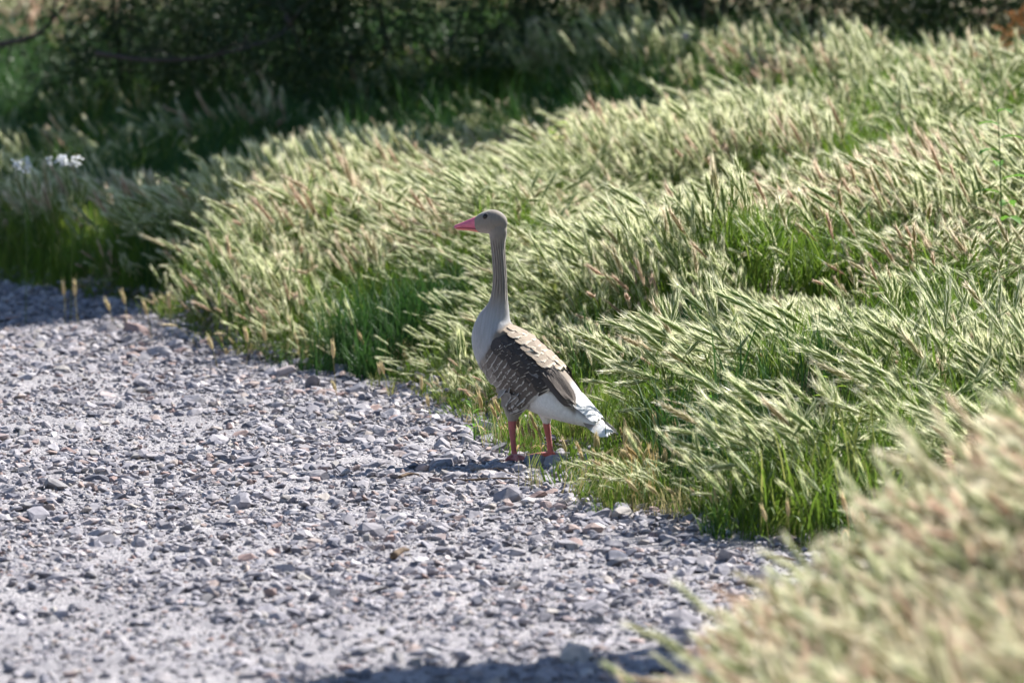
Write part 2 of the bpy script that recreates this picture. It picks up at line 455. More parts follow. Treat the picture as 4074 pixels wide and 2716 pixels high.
def barley_patch(rs, kinds, n=9, rad=.085, pinkish=False):
    pl = []
    for i in range(n):
        k = int(rs.choice(kinds)) if rs.uniform() < .8 else int(rs.integers(0, 12))
        a = rs.normal(0, .6) if rs.uniform() < .76 else rs.uniform(0, 6.28); q = rs.uniform(.7, 1.15)
        tn = rs.beta(1.6, 2.6)*.7 + (.4*rs.uniform() if pinkish else 0)
        pl.append((k, rs.normal(0, rad), rs.normal(0, rad), 0, (rs.normal(0, .1), rs.normal(0, .1), a), (q, q, q), tn))
    return patch(single, pl)
BM3 = [M['stem'], M['ear'], M['awn']]
barley_p = [barley_patch(rs, UPRIGHT).mesh('barley', BM3) for i in range(5)] + [barley_patch(rs, BLOWN).mesh('barley', BM3) for i in range(6)]
barley_p += [barley_patch(rs, UPRIGHT, 9, .085, True).mesh('barley', BM3) for i in range(2)] + [barley_patch(rs, BLOWN, 9, .085, True).mesh('barley', BM3) for i in range(2)]
dsing = [barley(rs, rs.uniform(.09, .15), rs.uniform(-.1, .15), rs.uniform(.2, .8), .04, .03, 26, .25) for i in range(5)]
dry_p = [patch(dsing, [(int(rs.integers(0, 5)), rs.normal(0, .03), rs.normal(0, .03), 0, (0, 0, rs.normal(0, .6)), (rs.uniform(.7, 1.2),)*3, rs.uniform(0, .6)) for q in range(3)]).mesh('dry_barley', [M['dry'], M['dry'], M['dryawn']]) for i in range(5)]
def clump_patch(rs, n, rad, *a):
    return patch([clump(rs, *a) for i in range(n)], [(i, rs.normal(0, rad), rs.normal(0, rad), 0, (0,0,0), (rs.uniform(.75, 1.2),)*3, rs.uniform(0, .45)) for i in range(n)])
clump_p = [clump_patch(rs, 5, .06, 8, .27, .0026, .02, 1.1).mesh('clump', [M['blade']]) for i in range(8)]
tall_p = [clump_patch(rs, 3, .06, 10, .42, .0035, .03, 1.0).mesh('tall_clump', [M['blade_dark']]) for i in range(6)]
short_p = [clump_patch(rs, 3, .03, 11, .085, .0016, .018, .9).mesh('short_clump', [M['blade']]) for i in range(6)]
blond_p = [clump_patch(rs, 2, .02, 11, .12, .0014, .02, .8).mesh('blond_clump', [M['dry']]) for i in range(5)]

# loose gravel in three sizes, thicker along the edge of the track
def pebbles(rs, n, rad, lo, hi):
    pl = []
    for i in range(n):
        q = lo + (hi-lo)*rs.uniform()**1.7; a = rs.uniform(0, 6.28); rr = rad*rs.uniform()**.5
        pl.append((int(rs.integers(0, 12)), rr*math.cos(a), rr*math.sin(a), q*rs.uniform(-.05, .4), (rs.normal(0, .35), rs.normal(0, .35), rs.uniform(0, 6.28)), (q*rs.uniform(.9, 1.5), q, q*rs.uniform(.7, 1.1)), rs.uniform()))
    return patch(grit_parts, pl).mesh('gravel', [M['stone']], False)
peb_p = [pebbles(rs, 30, .13, .004, .011) for i in range(8)] + [pebbles(rs, 9, .12, .009, .022) for i in range(8)] + [pebbles(rs, 2, .07, .016, .030) for i in range(6)]
xs_, ys_, id_ = [], [], []
for n, lo, hi, sd_ in ((4600, 0, 8, 1), (5600, 8, 16, 2), (4600, 16, 22, 3)):
    x, y, s = track_points(n, -5.9, 9.0, sd_)
    r = np.random.default_rng(sd_+40)
    dens = .34 + .9*np.exp(-np.abs(s+.12)/.6) + .8*(fbm(x*1.3, y*.6, 31) - .38)
    k = r.uniform(0, 1, len(x)) < (dens*(1 - .55*sstep(-.5, -1.2, s)*sstep(.62, .42, fbm(x*.9, y*.5, 35))) if lo else .7)
    x, y, s = x[k], y[k], s[k]
    xs_.append(x); ys_.append(y); id_.append(r.integers(lo, hi, len(x)))
x, y, idx = map(np.concatenate, (xs_, ys_, id_)); n = len(x)
sq = rng.uniform(.8, 1.25, n)
scatter('gravel', np.stack([x, y, surf(x, y)], -1), np.stack([np.zeros(n), np.zeros(n), rng.uniform(0, 6.28, n)], -1), np.stack([sq, sq, sq], -1), idx, rng.uniform(0, 1, n), peb_p,
        'loose grey and lavender gravel strewn over the track', 'gravel')

# ------------------------------------------------------------------ grass placement
def bank_points(n, y0, y1, seed, margin=.8):
    n = int(n*1.15)
    r = np.random.default_rng(seed)
    d0, d1 = y0 + CAM_D, y1 + CAM_D
    d = np.sqrt(r.uniform(d0*d0, d1*d1, n)); y = d - CAM_D
    x = r.uniform(-1, 1, n)*(.0908*d + margin)
    return x, y, edge_dist(x, y), r
def inlet(x, y):                                  # the low trodden place where the goose stands
    a = np.exp(-(((x-.16)/.34)**2 + ((y-.55)/.85)**2))
    b = np.exp(-(((x-.42)/.30)**2 + ((y+.55)/.42)**2))
    return np.clip(a + b, 0, 1)
def tallness(x, y, s):
    h = .50 + .62*sstep(.30, .66, fbm(x*1.5, y*.9, 51)) + .25*(fbm(x*4, y*3, 52)-.5)
    h = h*(.55 + .45*sstep(.0, .18, s))
    return h*(1 - .80*sstep(.25, .75, inlet(x, y)))
def lean(n, r, spread=.45):
    return math.pi + .25 + r.normal(0, spread, n)
# barley on the bank
x, y, s, r = bank_points(6200, -3.4, 12.0, 61)
h = tallness(x, y, s); inl = inlet(x, y)
dens = sstep(.0, .10, s)*(1 - .95*sstep(.2, .6, inl))*(.16 + 1.05*sstep(.34, .60, fbm(x*2.1, y*1.4, 71)))
dens *= (1 - .75*sstep(8.2, 10, y))*(1 - .96*sstep(.25, .6, pocket(x, y)))
dens *= 1 - .55*sstep(.8, 1.6, x)*sstep(3.5, 6, y)
k = r.uniform(0, 1, len(x)) < dens
x, y, h = x[k], y[k], h[k]; n = len(x)
wz = math.pi + .25 + r.normal(0, .30, n) + 1.0*(fbm(x*1.6, y*1.1, 83)-.5)
gust = fbm(x*1.1, y*.7, 81); pink = fbm(x*1.7, y*1.2, 91)
idx = np.where(gust + r.normal(0, .05, n) > .47, r.integers(5, 11, n), r.integers(0, 5, n))
idx = np.where(pink + r.normal(0, .06, n) > .58, np.where(idx >= 5, r.integers(13, 15, n), r.integers(11, 13, n)), idx)
scl = h*r.uniform(.85, 1.12, n)
scatter('barley_grass', np.stack([x, y, terrain(x, y) - .015], -1), np.stack([r.normal(0,.06,n), r.normal(0,.06,n), wz], -1),
        np.stack([.7*scl+.3, .7*scl+.3, scl], -1), idx, r.uniform(-.05, .12, n), barley_p, 'pale wild barley with feathery ears blown over on the bank', 'grass')
# leaf blades under the ears
x, y, s, r = bank_points(8200, -3.4, 13.5, 62)
h = tallness(x, y, s); inl = inlet(x, y)
dens = sstep(-.01, .06, s)*(1 - .75*sstep(.2, .6, inl))
k = r.uniform(0, 1, len(x)) < dens
x, y, h = x[k], y[k], h[k]; n = len(x)
scl = h*r.uniform(.75, 1.2, n)
tint = np.clip(r.beta(2, 3, n)*.35 + .25*(fbm(x*2, y*1.4, 93)-.5) - .35*pocket(x, y), -.4, .6)  # blades coloured darker in the hollows, standing in for the deep shade there
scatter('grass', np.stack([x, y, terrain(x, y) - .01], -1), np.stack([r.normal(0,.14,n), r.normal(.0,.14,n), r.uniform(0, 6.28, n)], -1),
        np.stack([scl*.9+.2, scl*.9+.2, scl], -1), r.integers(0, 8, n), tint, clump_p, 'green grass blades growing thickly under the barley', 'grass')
# tall lush grass under and before the shrubs, and in a few tufts
x, y, s, r = bank_points(8000, 2.0, 30, 63, 1.2)
dens = sstep(.02, .2, s)*(sstep(5.6, 9.0, y) + .8*sstep(-.5, -1.5, x)*sstep(3.4, 5.5, y))*(.3 + 1.0*fbm(x*1.3, y, 73))
k = r.uniform(0, 1, len(x)) < dens
x, y = x[k], y[k]; n = len(x)
tuft = []
for tpx, tpy, cr, cn in ((2720,680,.12,34), (2790,640,.10,22), (2900,1900,.13,34), (3250,2000,.14,30), (1560,1440,.12,30), (1420,1470,.10,20), (2650,1500,.10,16), (3000,300,.14,24)):
    cx, cy = ground_at(tpx, tpy).xy
    tuft.append(np.stack([r.normal(cx, cr, cn), r.normal(cy, cr*1.4, cn)], -1))
tp = np.concatenate(tuft); x = np.append(x, tp[:,0]); y = np.append(y, tp[:,1]); n = len(x)
scl = r.uniform(.6, 1.1, n)*(.75 + .3*sstep(6, 12, y))
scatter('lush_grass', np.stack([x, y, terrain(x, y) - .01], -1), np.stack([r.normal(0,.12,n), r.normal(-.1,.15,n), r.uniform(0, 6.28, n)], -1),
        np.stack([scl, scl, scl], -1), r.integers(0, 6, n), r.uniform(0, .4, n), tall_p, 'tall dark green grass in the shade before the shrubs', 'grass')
# low green turf in the trodden inlet and along the edge
x, y, s, r = bank_points(22000, -3.4, 9, 64)
inl = inlet(x, y)
dens = sstep(-.10, .05, s + .10*(fbm(x*5, y*4, 75)-.5))*np.clip(.25*np.exp(-np.clip(s,0,None)/.2) + sstep(.25, .6, inl)*.55*sstep(.35,.6,fbm(x*3, y*2, 76)+.12), 0, 1)
k = r.uniform(0, 1, len(x)) < dens
x, y = x[k], y[k]; n = len(x); scl = r.uniform(.5, 1.3, n)
scatter('turf', np.stack([x, y, surf(x, y) - .005], -1), np.stack([r.normal(0,.2,n), r.normal(0,.2,n), r.uniform(0, 6.28, n)], -1),
        np.stack([scl, scl, scl], -1), r.integers(0, 6, n), r.uniform(0, .5, n), short_p, 'short green turf around the goose and along the stones', 'grass')
# straw-coloured fringe
x, y, s, r = bank_points(28000, -3.4, 8, 65)
gold = .8*np.exp(-(((x-.42)/.26)**2 + ((y+.75)/.30)**2))
dens = sstep(-.13, -.01, s)*sstep(.30, .04, s)*(.03 + .22*sstep(.5, .7, fbm(x*2.2, y*1.6, 77)))*(1 - .7*sstep(.5, 1.5, y)) + .45*gold*sstep(-.02, .03, s)
k = r.uniform(0, 1, len(x)) < dens
x, y = x[k], y[k]; n = len(x); scl = r.uniform(.5, 1.25, n)
isb = r.uniform(0, 1, n) < .45
scatter('dry_grass', np.stack([x, y, surf(x, y) - .005], -1), np.stack([r.normal(0,.2,n), r.normal(0,.2,n), np.where(isb, lean(n, r, .8), r.uniform(0, 6.28, n))], -1),
        np.stack([scl, scl, scl], -1), np.where(isb, r.integers(5, 10, n), r.integers(0, 5, n)), r.uniform(0, .5, n), blond_p + dry_p, 'straw coloured dry grass fringing the gravel', 'grass')
# the near verge, out of focus
r = np.random.default_rng(66)
n = 2900
y = r.uniform(-9.6, -5.7, n); x = r.uniform(.1, 1.7, n)
mo, rise = mound(x, y)
k = r.uniform(0, 1, n) < sstep(.3, .9, mo)*sstep(1.7, 1.0, x - .0908*(y+CAM_D) + .8)
x, y = x[k], y[k]; n = len(x)
scl = r.uniform(.72, 1.05, n)*(.70 + .4*fbm(x*3, y*2, 55))
isb = r.uniform(0, 1, n) < .72
tint = np.clip(r.beta(1.8, 1.5, n), 0, .95)
scatter('verge_grass', np.stack([x, y, terrain(x, y) - .01], -1), np.stack([r.normal(0,.1,n), r.normal(0,.1,n), np.where(isb, lean(n, r), r.uniform(0,6.28,n))], -1),
        np.stack([scl, scl, scl], -1), np.where(isb, r.integers(8, 23, n), r.integers(0, 8, n)), tint*.35 + .08*isb, clump_p + barley_p, 'blurred barley and grass on the verge across the track', 'grass')
# sunlit meadow seen past the shrubs
x, y, s, r = bank_points(3200, 17, 48, 67, 2.0)
k = s > .1; x, y = x[k], y[k]; n = len(x); scl = r.uniform(1.1, 2.0, n)
scatter('meadow_grass', np.stack([x, y, terrain(x, y) - .01], -1), np.stack([r.normal(0,.12,n), r.normal(0,.12,n), r.uniform(0, 6.28, n)], -1),
        np.stack([scl*1.3, scl*1.3, scl], -1), r.integers(0, 23, n), r.uniform(.1, .6, n), clump_p + barley_p, 'sunlit yellow green meadow grass beyond the shrubs', 'grass')

# ------------------------------------------------------------------ shrubs and trees behind the bank
class Leaves:
    def __init__(s): s.Q = []
    def cloud(s, r_, c, rad, n, L, wd, droop=.3, shell=.55):
        def unit(v): return v/np.linalg.norm(v, axis=1)[:, None]
        v = unit(r_.normal(size=(n, 3)))*((shell + (1-shell)*r_.uniform(0, 1, (n, 1)))**.6)
        p = np.array(c[:3])[None] + v*np.array(rad)[None]
        p = p[p[:,2] > terrain(p[:,0], p[:,1]) + .02]; n = len(p)
        if n == 0: return
        d = r_.normal(size=(n, 3)); d[:,2] = d[:,2]*.8 - droop; d = unit(d)
        sd_ = unit(np.cross(d, r_.normal(size=(n, 3)))); l = L*r_.uniform(.6, 1.3, (n, 1)); w_ = wd*r_.uniform(.7, 1.2, (n, 1))
        s.Q.append(np.stack([p, p + d*l*.45 + sd_*w_, p + d*l, p + d*l*.45 - sd_*w_], 1))
    def mesh(s, name, m):
        Q = np.concatenate(s.Q).reshape(-1, 3); n = len(Q)//4
        me = bpy.data.meshes.new(name); me.vertices.add(n*4); me.vertices.foreach_set('co', Q.astype(np.float32).ravel())
        me.loops.add(n*4); me.loops.foreach_set('vertex_index', np.arange(n*4, dtype=np.int32))
        me.polygons.add(n); me.polygons.foreach_set('loop_start', np.arange(0, n*4, 4, dtype=np.int32))
        a = me.attributes.new('pt', 'FLOAT', 'POINT'); a.data.foreach_set('value', np.repeat(np.random.default_rng(n).beta(1.5, 3, n), 4).astype(np.float32))
        me.materials.append(m); me.update(calc_edges=True); me.validate(); return me
def stems(B, r_, base, n, h, spread, rad):
    for i in range(n):
        a = r_.uniform(0, 6.28); q = Vector((base[0], base[1], 0)) + Vector((math.cos(a), math.sin(a), 0))*r_.uniform(0, spread*.35); q.z = float(terrain(q.x, q.y)) - .05
        pts = [q]; d = Vector((math.cos(a)*spread*.5, math.sin(a)*spread*.5, h)).normalized()
        for k in range(6):
            d = (d + Vector(r_.normal(0, .16, 3))).normalized(); pts.append(pts[-1] + d*h/6)
        B.tube(pts, [rad*(1-.13*k) for k in range(7)], 6, 0)
def shrub(c, rad, h, nl, label, seed, base_leaf=.036):
    r_ = np.random.default_rng(seed)
    z0 = float(terrain(c[0], c[1])); o = empty('shrub', (c[0], c[1], z0))
    B = MB(); stems(B, r_, c, 5, h*.8, rad*.9, .011)
    st = obj('stems', B.mesh('stems', [M['bark']]), o); st.matrix_parent_inverse = Matrix.Translation(-o.location)
    B = Leaves()
    for k in range(40):                              # clumps low down where the photograph looks, larger sprays above
        a = r_.uniform(0, 6.28); q = r_.uniform(.35, 1)*rad
        low = k < 30
        zz = z0 + (r_.uniform(.10, 1.15) if low else r_.uniform(1.2, h - .4))
        cr = r_.uniform(.26, .46)
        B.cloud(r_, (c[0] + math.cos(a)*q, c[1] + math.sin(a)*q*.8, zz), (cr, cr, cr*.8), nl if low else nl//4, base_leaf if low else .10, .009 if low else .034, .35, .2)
    f = obj('foliage', B.mesh('foliage', M['shrub_leaf']), o); f.matrix_parent_inverse = Matrix.Translation(-o.location)
    tag(o, label, 'shrub', 'dark shrubs behind the bank'); return o
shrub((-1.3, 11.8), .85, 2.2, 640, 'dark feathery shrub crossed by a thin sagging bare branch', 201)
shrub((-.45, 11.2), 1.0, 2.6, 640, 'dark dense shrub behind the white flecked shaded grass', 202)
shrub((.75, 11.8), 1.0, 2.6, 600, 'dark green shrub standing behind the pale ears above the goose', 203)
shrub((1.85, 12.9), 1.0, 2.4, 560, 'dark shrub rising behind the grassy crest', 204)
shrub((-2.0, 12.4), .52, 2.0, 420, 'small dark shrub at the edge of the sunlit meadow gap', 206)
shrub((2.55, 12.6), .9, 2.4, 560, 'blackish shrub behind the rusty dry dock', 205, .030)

def tree(base, blobs, label, seed, trunk_r=.10, grp='trees that shade the bank'):
    r_ = np.random.default_rng(seed); z0 = float(terrain(base[0], base[1])); o = empty('tree', (base[0], base[1], z0))
    B = MB(); root = Vector((base[0], base[1], z0 - .1)); fork = root + Vector((0, -.1, 1.7))
    B.tube([root, root.lerp(fork, .35) + Vector((.05, 0, 0)), root.lerp(fork, .7), fork], [trunk_r*1.3, trunk_r, trunk_r*.9, trunk_r*.8], 10)
    for c, rr in blobs:
        c = Vector(c); B.tube([fork, fork.lerp(c, .4) + Vector((0,0,.15)), fork.lerp(c, .75) + Vector((0,0,.1)), c], [trunk_r*.7, trunk_r*.5, trunk_r*.3, trunk_r*.12], 6)
    t_ = obj('trunk', B.mesh('trunk', [M['bark']]), o); t_.matrix_parent_inverse = Matrix.Translation(-o.location)
    B = Leaves()
    for c, rr in blobs:
        for k in range(7):
            v = Vector(r_.normal(size=3)).normalized()*rr*r_.uniform(.3, .8)
            B.cloud(r_, Vector(c) + v, (rr*.5, rr*.5, rr*.4), 210, .10, .030, .2, .1)
    f = obj('crown', B.mesh('crown', M['shrub_leaf']), o); f.matrix_parent_inverse = Matrix.Translation(-o.location)
    tag(o, label, 'tree', grp); return o
def over(px_, py_, zg, h):                           # a crown point whose shadow falls on that spot of the bank
    p = on_plane(px_, py_, zg); return p + sdir*((h - zg)/sdir.z)
XB = lambda py_: np.interp(py_, [600, 700, 850, 1000, 1120, 1215], [980, 700, 500, 360, 480, 640])
ROW = [(float(XB(q)) - 400, q, float(np.interp(q, [600, 1000, 1200], [.5, .28, .03]))) for q in range(620, 1215, 54)]
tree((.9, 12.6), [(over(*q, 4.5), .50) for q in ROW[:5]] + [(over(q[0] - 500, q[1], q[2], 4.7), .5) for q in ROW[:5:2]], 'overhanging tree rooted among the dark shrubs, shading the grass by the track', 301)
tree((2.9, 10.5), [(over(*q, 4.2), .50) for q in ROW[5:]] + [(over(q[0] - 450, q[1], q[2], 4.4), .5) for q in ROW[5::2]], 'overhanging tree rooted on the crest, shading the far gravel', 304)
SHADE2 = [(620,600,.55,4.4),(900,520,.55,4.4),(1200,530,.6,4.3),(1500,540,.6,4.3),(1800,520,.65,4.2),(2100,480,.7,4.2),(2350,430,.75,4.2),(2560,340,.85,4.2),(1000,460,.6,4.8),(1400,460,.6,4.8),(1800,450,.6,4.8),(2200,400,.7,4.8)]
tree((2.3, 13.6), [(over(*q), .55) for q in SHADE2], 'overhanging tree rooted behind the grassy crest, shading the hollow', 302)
# a small tree beside the verge, outside the picture: its crown shades the track
def over_xy(x_, y_, h): return Vector((x_, y_, 0)) + sdir*(h/sdir.z)
tree((2.9, -1.3), [(over(*q), .42) for q in ((1850,2755,0,3.2),(2150,2735,0,3.3),(2450,2715,0,3.4),(2750,2700,0,3.3),(3100,2700,0,3.2))], 'slender tree standing on the bank beside the gravel, throwing a shadow over it', 303, .05, 'trees along the track')

# ------------------------------------------------------------------ single plants, branches and twigs
def leafy_plant(name, p, h, nl, ll, lw, mats, label, cat, seed, lean_=(0,0), serr=False, group=None, rise=.5, start=.1, stem_r=.0035):
    r_ = np.random.default_rng(seed); o = empty(name, p)
    B = MB(); pts = [Vector((lean_[0]*t*t, lean_[1]*t*t, h*t - (.02 if t == 0 else 0))) for t in np.linspace(0, 1, 7)]
    B.tube(pts, [stem_r*(1-.6*t) for t in np.linspace(0, 1, 7)], 6)
    obj('stem', B.mesh('stem', [mats[0]]), o)
    for i in range(nl):
        t = start + (1-start)*(i+.5)/nl; q = Vector((lean_[0]*t*t, lean_[1]*t*t, h*t))
        a = i*2.4 + r_.uniform(-.4, .4); hd = Vector((math.cos(a), math.sin(a), 0)); l = ll*(1.15-.6*t)*r_.uniform(.8, 1.2)
        sd = hd.cross(Vector((0,0,1)))
        ts = (0, .15, .3, .45, .6, .75, .9, 1); P_ = [q + hd*l*u + Vector((0,0,l*(rise*u - .55*u*u))) for u in ts]
        W_ = [lw*l*x_ for x_ in ((.05,.55,.85,1,.9,.65,.3,.02) if not serr else (.05,.7,.55,1,.6,.8,.25,.02))]
        B = MB(); B.strip(P_, W_, sd, 0, .35, [Vector((0,0,1))]*8)
        obj('leaf', B.mesh('leaf', [mats[1]]), o)
    return tag(o, label, cat, group)
leafy_plant('leafy_weed', ground_at(3985, 1080), .60, 11, .15, .17, (M['stem'], M['weed']), 'tall weed with toothed green leaves rising from the bank grass', 'plant', 401, (-.02, 0), True)
leafy_plant('upright_weed', ground_at(3960, 330), .42, 16, .07, .22, (M['stem'], M['weed']), 'upright bright green weed beside the rusty dry dock', 'plant', 402, (.0, 0))
leafy_plant('young_weed', at_depth(2190, 640, 6.4) - Vector((0,0,.05)), .22, 9, .10, .24, (M['weed'], M['yellowgreen']), 'young weed with yellow green leaves lit at the edge of shade', 'plant', 403, (.03, 0))
leafy_plant('gravel_weed', ground_at(1888, 1770), .16, 9, .06, .10, (M['weed'], M['weed']), 'small bright green weed growing in the gravel before the goose', 'plant', 404, (-.015, 0), rise=.9)
leafy_plant('rosette_weed', ground_at(3360, 2170), .10, 10, .09, .22, (M['weed'], M['weed']), 'low broad leaved weed at the foot of the barley', 'plant', 405, rise=.9)
leafy_plant('seedling_weed', ground_at(2830, 1830), .20, 8, .08, .15, (M['weed'], M['weed']), 'bright green seedling weed in the shaded foot of the barley mound', 'plant', 406, rise=.9)
leafy_plant('mustard_weed', ground_at(3300, 1790), .28, 9, .07, .16, (M['stem'], M['yellowgreen']), 'yellow green weed among dark stems on the bank', 'plant', 407, rise=.7)
# rusty dock in seed
p = ground_at(3860, 470); top = at_depth(4085, 10, p.y); d_ = top - p; o = empty('dry_dock', p); r_ = np.random.default_rng(410)
bow = lambda t: d_*t + Vector((.05*math.sin(math.pi*t), 0, 0))*-1
B = MB(); B.tube([bow(t) for t in np.linspace(-.02, 1, 8)], [.0045*(1-.5*t) for t in np.linspace(0, 1, 8)], 6); obj('stem', B.mesh('stem', [M['rust']]), o)
for i in range(16):
    t = .50 + .5*i/16; q = bow(t); a = r_.uniform(-.5, .5); B = MB()
    l = .20*(1.25-t); e = q + Vector((math.cos(a)*l*(1 if i % 4 else -.5), math.sin(a)*l, l*.15)); B.tube([q, q.lerp(e, .5) + Vector((0,0,.02)), e], [.0018, .0014, .0009], 4)
    for k in range(44):
        u = r_.uniform(.08, 1); c = q.lerp(e, u) + Vector((0,0,.04*u*(1-u))) + Vector(r_.normal(0, .007, 3)); s_ = Vector(r_.normal(size=3)).normalized()*.005; s2 = Vector(r_.normal(size=3)).normalized()*.006
        B.add([c - s_, c - s2, c + s_, c + s2], [(0,1,2,3)])
    obj('seed_spray', B.mesh('seed_spray', [M['rust']], False), o)
tag(o, 'dry dock with rusty brown seed sprays on the crest of the bank', 'plant')
# fluffy seed head on a tall stalk
p = ground_at(2805, 560); top = at_depth(2728, 145, p.y); o = empty('seed_head', p); B = MB(); d_ = top - p
B.tube([d_*t + Vector((.03*math.sin(3*t), 0, 0)) for t in np.linspace(-.02, 1, 7)], [.0028]*7, 5); obj('stalk', B.mesh('stalk', [M['stem']]), o)
B = MB()
for k in range(160):
    v = Vector(r_.normal(size=3)).normalized(); s_ = v.orthogonal().normalized()*.0012; B.add([d_ + v*.003 - s_, d_ + v*.003 + s_, d_ + v*.026], [(0,1,2)])
obj('fluff', B.mesh('fluff', [M['fluff']], False), o); tag(o, 'tall stalk with a fluffy pale seed head before the dark shrubs', 'plant')
# white umbels in the shaded grass
for i, (px_, py_, lb) in enumerate(((95, 655, 'white flower cluster on a stalk in shaded grass, beside a gap in the weeds'), (275, 640, 'larger white flower cluster on a stalk in the shaded grass'))):
    q = at_depth(px_, py_, 5.3); gz = float(terrain(q.x, q.y)); o = empty('white_flower', (q.x, q.y, gz)); B = MB(); h = q.z - gz
    B.tube([Vector((0,0,-.02)), Vector((.01,0,h*.5)), Vector((0,0,h))], [.002,.002,.0015], 5)
    heads = [Vector((r_.normal(0, .035), r_.normal(0, .03), h + r_.normal(0, .012))) for k in range(7 if i else 5)]
    for c in heads: B.tube([Vector((0,0,h*.8)), c], [.001,.001], 4)
    obj('stalk', B.mesh('stalk', [M['stem']]), o)
    for c in heads:
        B = MB()
        for f in range(14):
            cc = c + Vector(r_.normal(0, .010, 3)); s_ = Vector((r_.normal(), r_.normal(), .2*r_.normal())).normalized()*.009; s2 = Vector((-s_.y, s_.x, .004))
            B.add([cc - s_, cc - s2, cc + s_, cc + s2], [(0,1,2,3)])
        obj('floret', B.mesh('floret', [M['petal']], False), o)
    tag(o, lb, 'flower')
# golden barley stalks standing alone at the edge of the stones
r_ = np.random.default_rng(420); lone_p = []
for i in range(4): lone_p.append(barley(r_, r_.uniform(.07, .11), r_.uniform(-.15, .1), r_.uniform(0, .45), .035, .026, 34, .24, False))
for i, (px_, py_) in enumerate(((258,1290),(312,1295),(460,1320),(505,1310),(605,1370),(690,1350),(870,1480),(975,1470),(1050,1480),(1340,1560),(1350,1620),(1500,1570),(1545,1580),(1690,1650),(1715,1690),(2850,2110),(3060,2190),(3150,2180))):
    o = empty('dry_barley_stalk', ground_at(px_, py_) - Vector((0,0,.01))); lb = lone_p[i % 4]
    sc = 1.35 if i < 10 else 1.0
    for nm, mi, mt in (('stalk', 0, 'dry'), ('ear', (1, 2), 'dryawn')):
        fs = [f for f, q in zip(lb.F, lb.M) if q == mi or (isinstance(mi, tuple) and q in mi)]
        us = sorted({k for f in fs for k in f}); mp_ = {k: j for j, k in enumerate(us)}
        ob = obj(nm, mesh(nm, [lb.V[k] for k in us], [tuple(mp_[k] for k in f) for f in fs], [M[mt]]), o)
    o.rotation_euler = (r_.normal(0, .1), r_.normal(0, .1), r_.uniform(2.2, 4.2)); o.scale = (sc,)*3
    tag(o, 'golden dry barley stalk standing alone at the edge of the stones', 'barley stalk', 'dry barley stalks at the edge of the stones')
# barley ears that stand free in front of the dark foot of the mound
ear_p = []
for i in range(6): ear_p.append(barley(r_, r_.uniform(.20, .30), r_.uniform(-.1, .15), (.35,.7,1.1,.5,1.4,.2)[i], .065, .048, 46, .30))
spots = [(2790,2120),(2960,2190),(3080,2205),(3010,2200),(3180,2210),(3270,2215),(3390,2225),(2880,2140),(3330,2220),(3500,2235),(1010,1450),(1180,1480),(1330,1490),(880,1390),(780,1345),(1430,1495),(1120,1470),(1800,1640),(1860,1670),(2560,2055)]
for i, (px_, py_) in enumerate(spots):
    lb = ear_p[i % 6]; o = empty('barley_stalk', ground_at(px_, py_) - Vector((0,0,.01)))
    for nm, ms in (('stalk', (0,)), ('ear', (1, 2))):
        fs = [(f, q) for f, q in zip(lb.F, lb.M) if q in ms]; us = sorted({k for f, _ in fs for k in f}); mp_ = {k: j for j, k in enumerate(us)}
        obj(nm, mesh(nm, [lb.V[k] for k in us], [tuple(mp_[k] for k in f) for f, _ in fs], [M['stem']] if nm == 'stalk' else [M['ear'], M['awn']], [max(0, q-1) for _, q in fs] if nm == 'ear' else None), o)
    o.rotation_euler = (r_.normal(0, .08), r_.normal(0, .08), math.pi + r_.normal(0, .6)); o.scale = (r_.uniform(.7, 1.05),)*3
    tag(o, 'pale green barley stalk with one bristly ear at the foot of the bank', 'barley stalk', 'barley stalks along the foot of the bank')
# bare branches among the shrubs
def branch(name, P_, r0, label, cat, m='bark', side=0, seed=0):
    q_ = np.random.default_rng(500 + seed); o = empty(name, P_[0]); C_ = catmull([tuple(p - P_[0]) for p in P_], 5); n_ = len(C_)
    B = MB(); pts = [Vector(c) for c in C_]; B.tube(pts, [r0*(1-.7*k/n_) for k in range(n_)], 7); obj('main_stem', B.mesh('main_stem', [M[m]]), o)
    for k in range(side):
        i = q_.integers(2, n_-1); d = Vector(q_.normal(size=3)); d.y *= .4; d.z = abs(d.z)*q_.choice([-1, 1]); d.normalize(); l = q_.uniform(.08, .25)
        B = MB(); B.tube([pts[i], pts[i] + d*l*.5 + Vector((0,0,.02)), pts[i] + d*l], [r0*.4, r0*.3, r0*.1], 5); obj('side_twig', B.mesh('side_twig', [M[m]]), o)
    return tag(o, label, cat)
branch('bare_branch', [at_depth(*q) for q in ((380,212,9.6),(560,238,9.5),(760,236,9.5),(960,196,9.6),(1110,140,9.9),(1180,60,10.3))], .012, 'thin bare branch sagging across the foot of the dark shrubs', 'branch', side=7, seed=1)
branch('dead_branch', [at_depth(*q) for q in ((-60,185,12.2),(40,170,12.1),(130,146,12.0),(190,100,12.0),(260,20,12.2))], .020, 'dark dead branch against the sunlit meadow gap', 'branch', side=5, seed=2)
branch('leaning_branch', [at_depth(*q) for q in ((1150,90,10.6),(1110,0,10.8),(1090,-90,11.0))], .014, 'dark upright bough among the shrub leaves', 'branch', side=3, seed=3)
branch('dry_branch', [at_depth(*q) for q in ((3900,130,10.8),(3960,60,10.8),(4030,-30,10.8))], .008, 'slanting dry grey stem before the blackish shrub', 'branch', 'twig', 0, 4)
def twig(px0, px1, r0, label, seed, side=1):
    a, b_ = on_plane(*px0), on_plane(*px1)
    for v in (a, b_): v.z = float(surf(v.x, v.y)) + r0*1.6
    c = a.lerp(b_, .5) + Vector((0, .02, .004)); branch('twig', [a, c, b_], r0, label, 'twig', 'twig', side, seed)
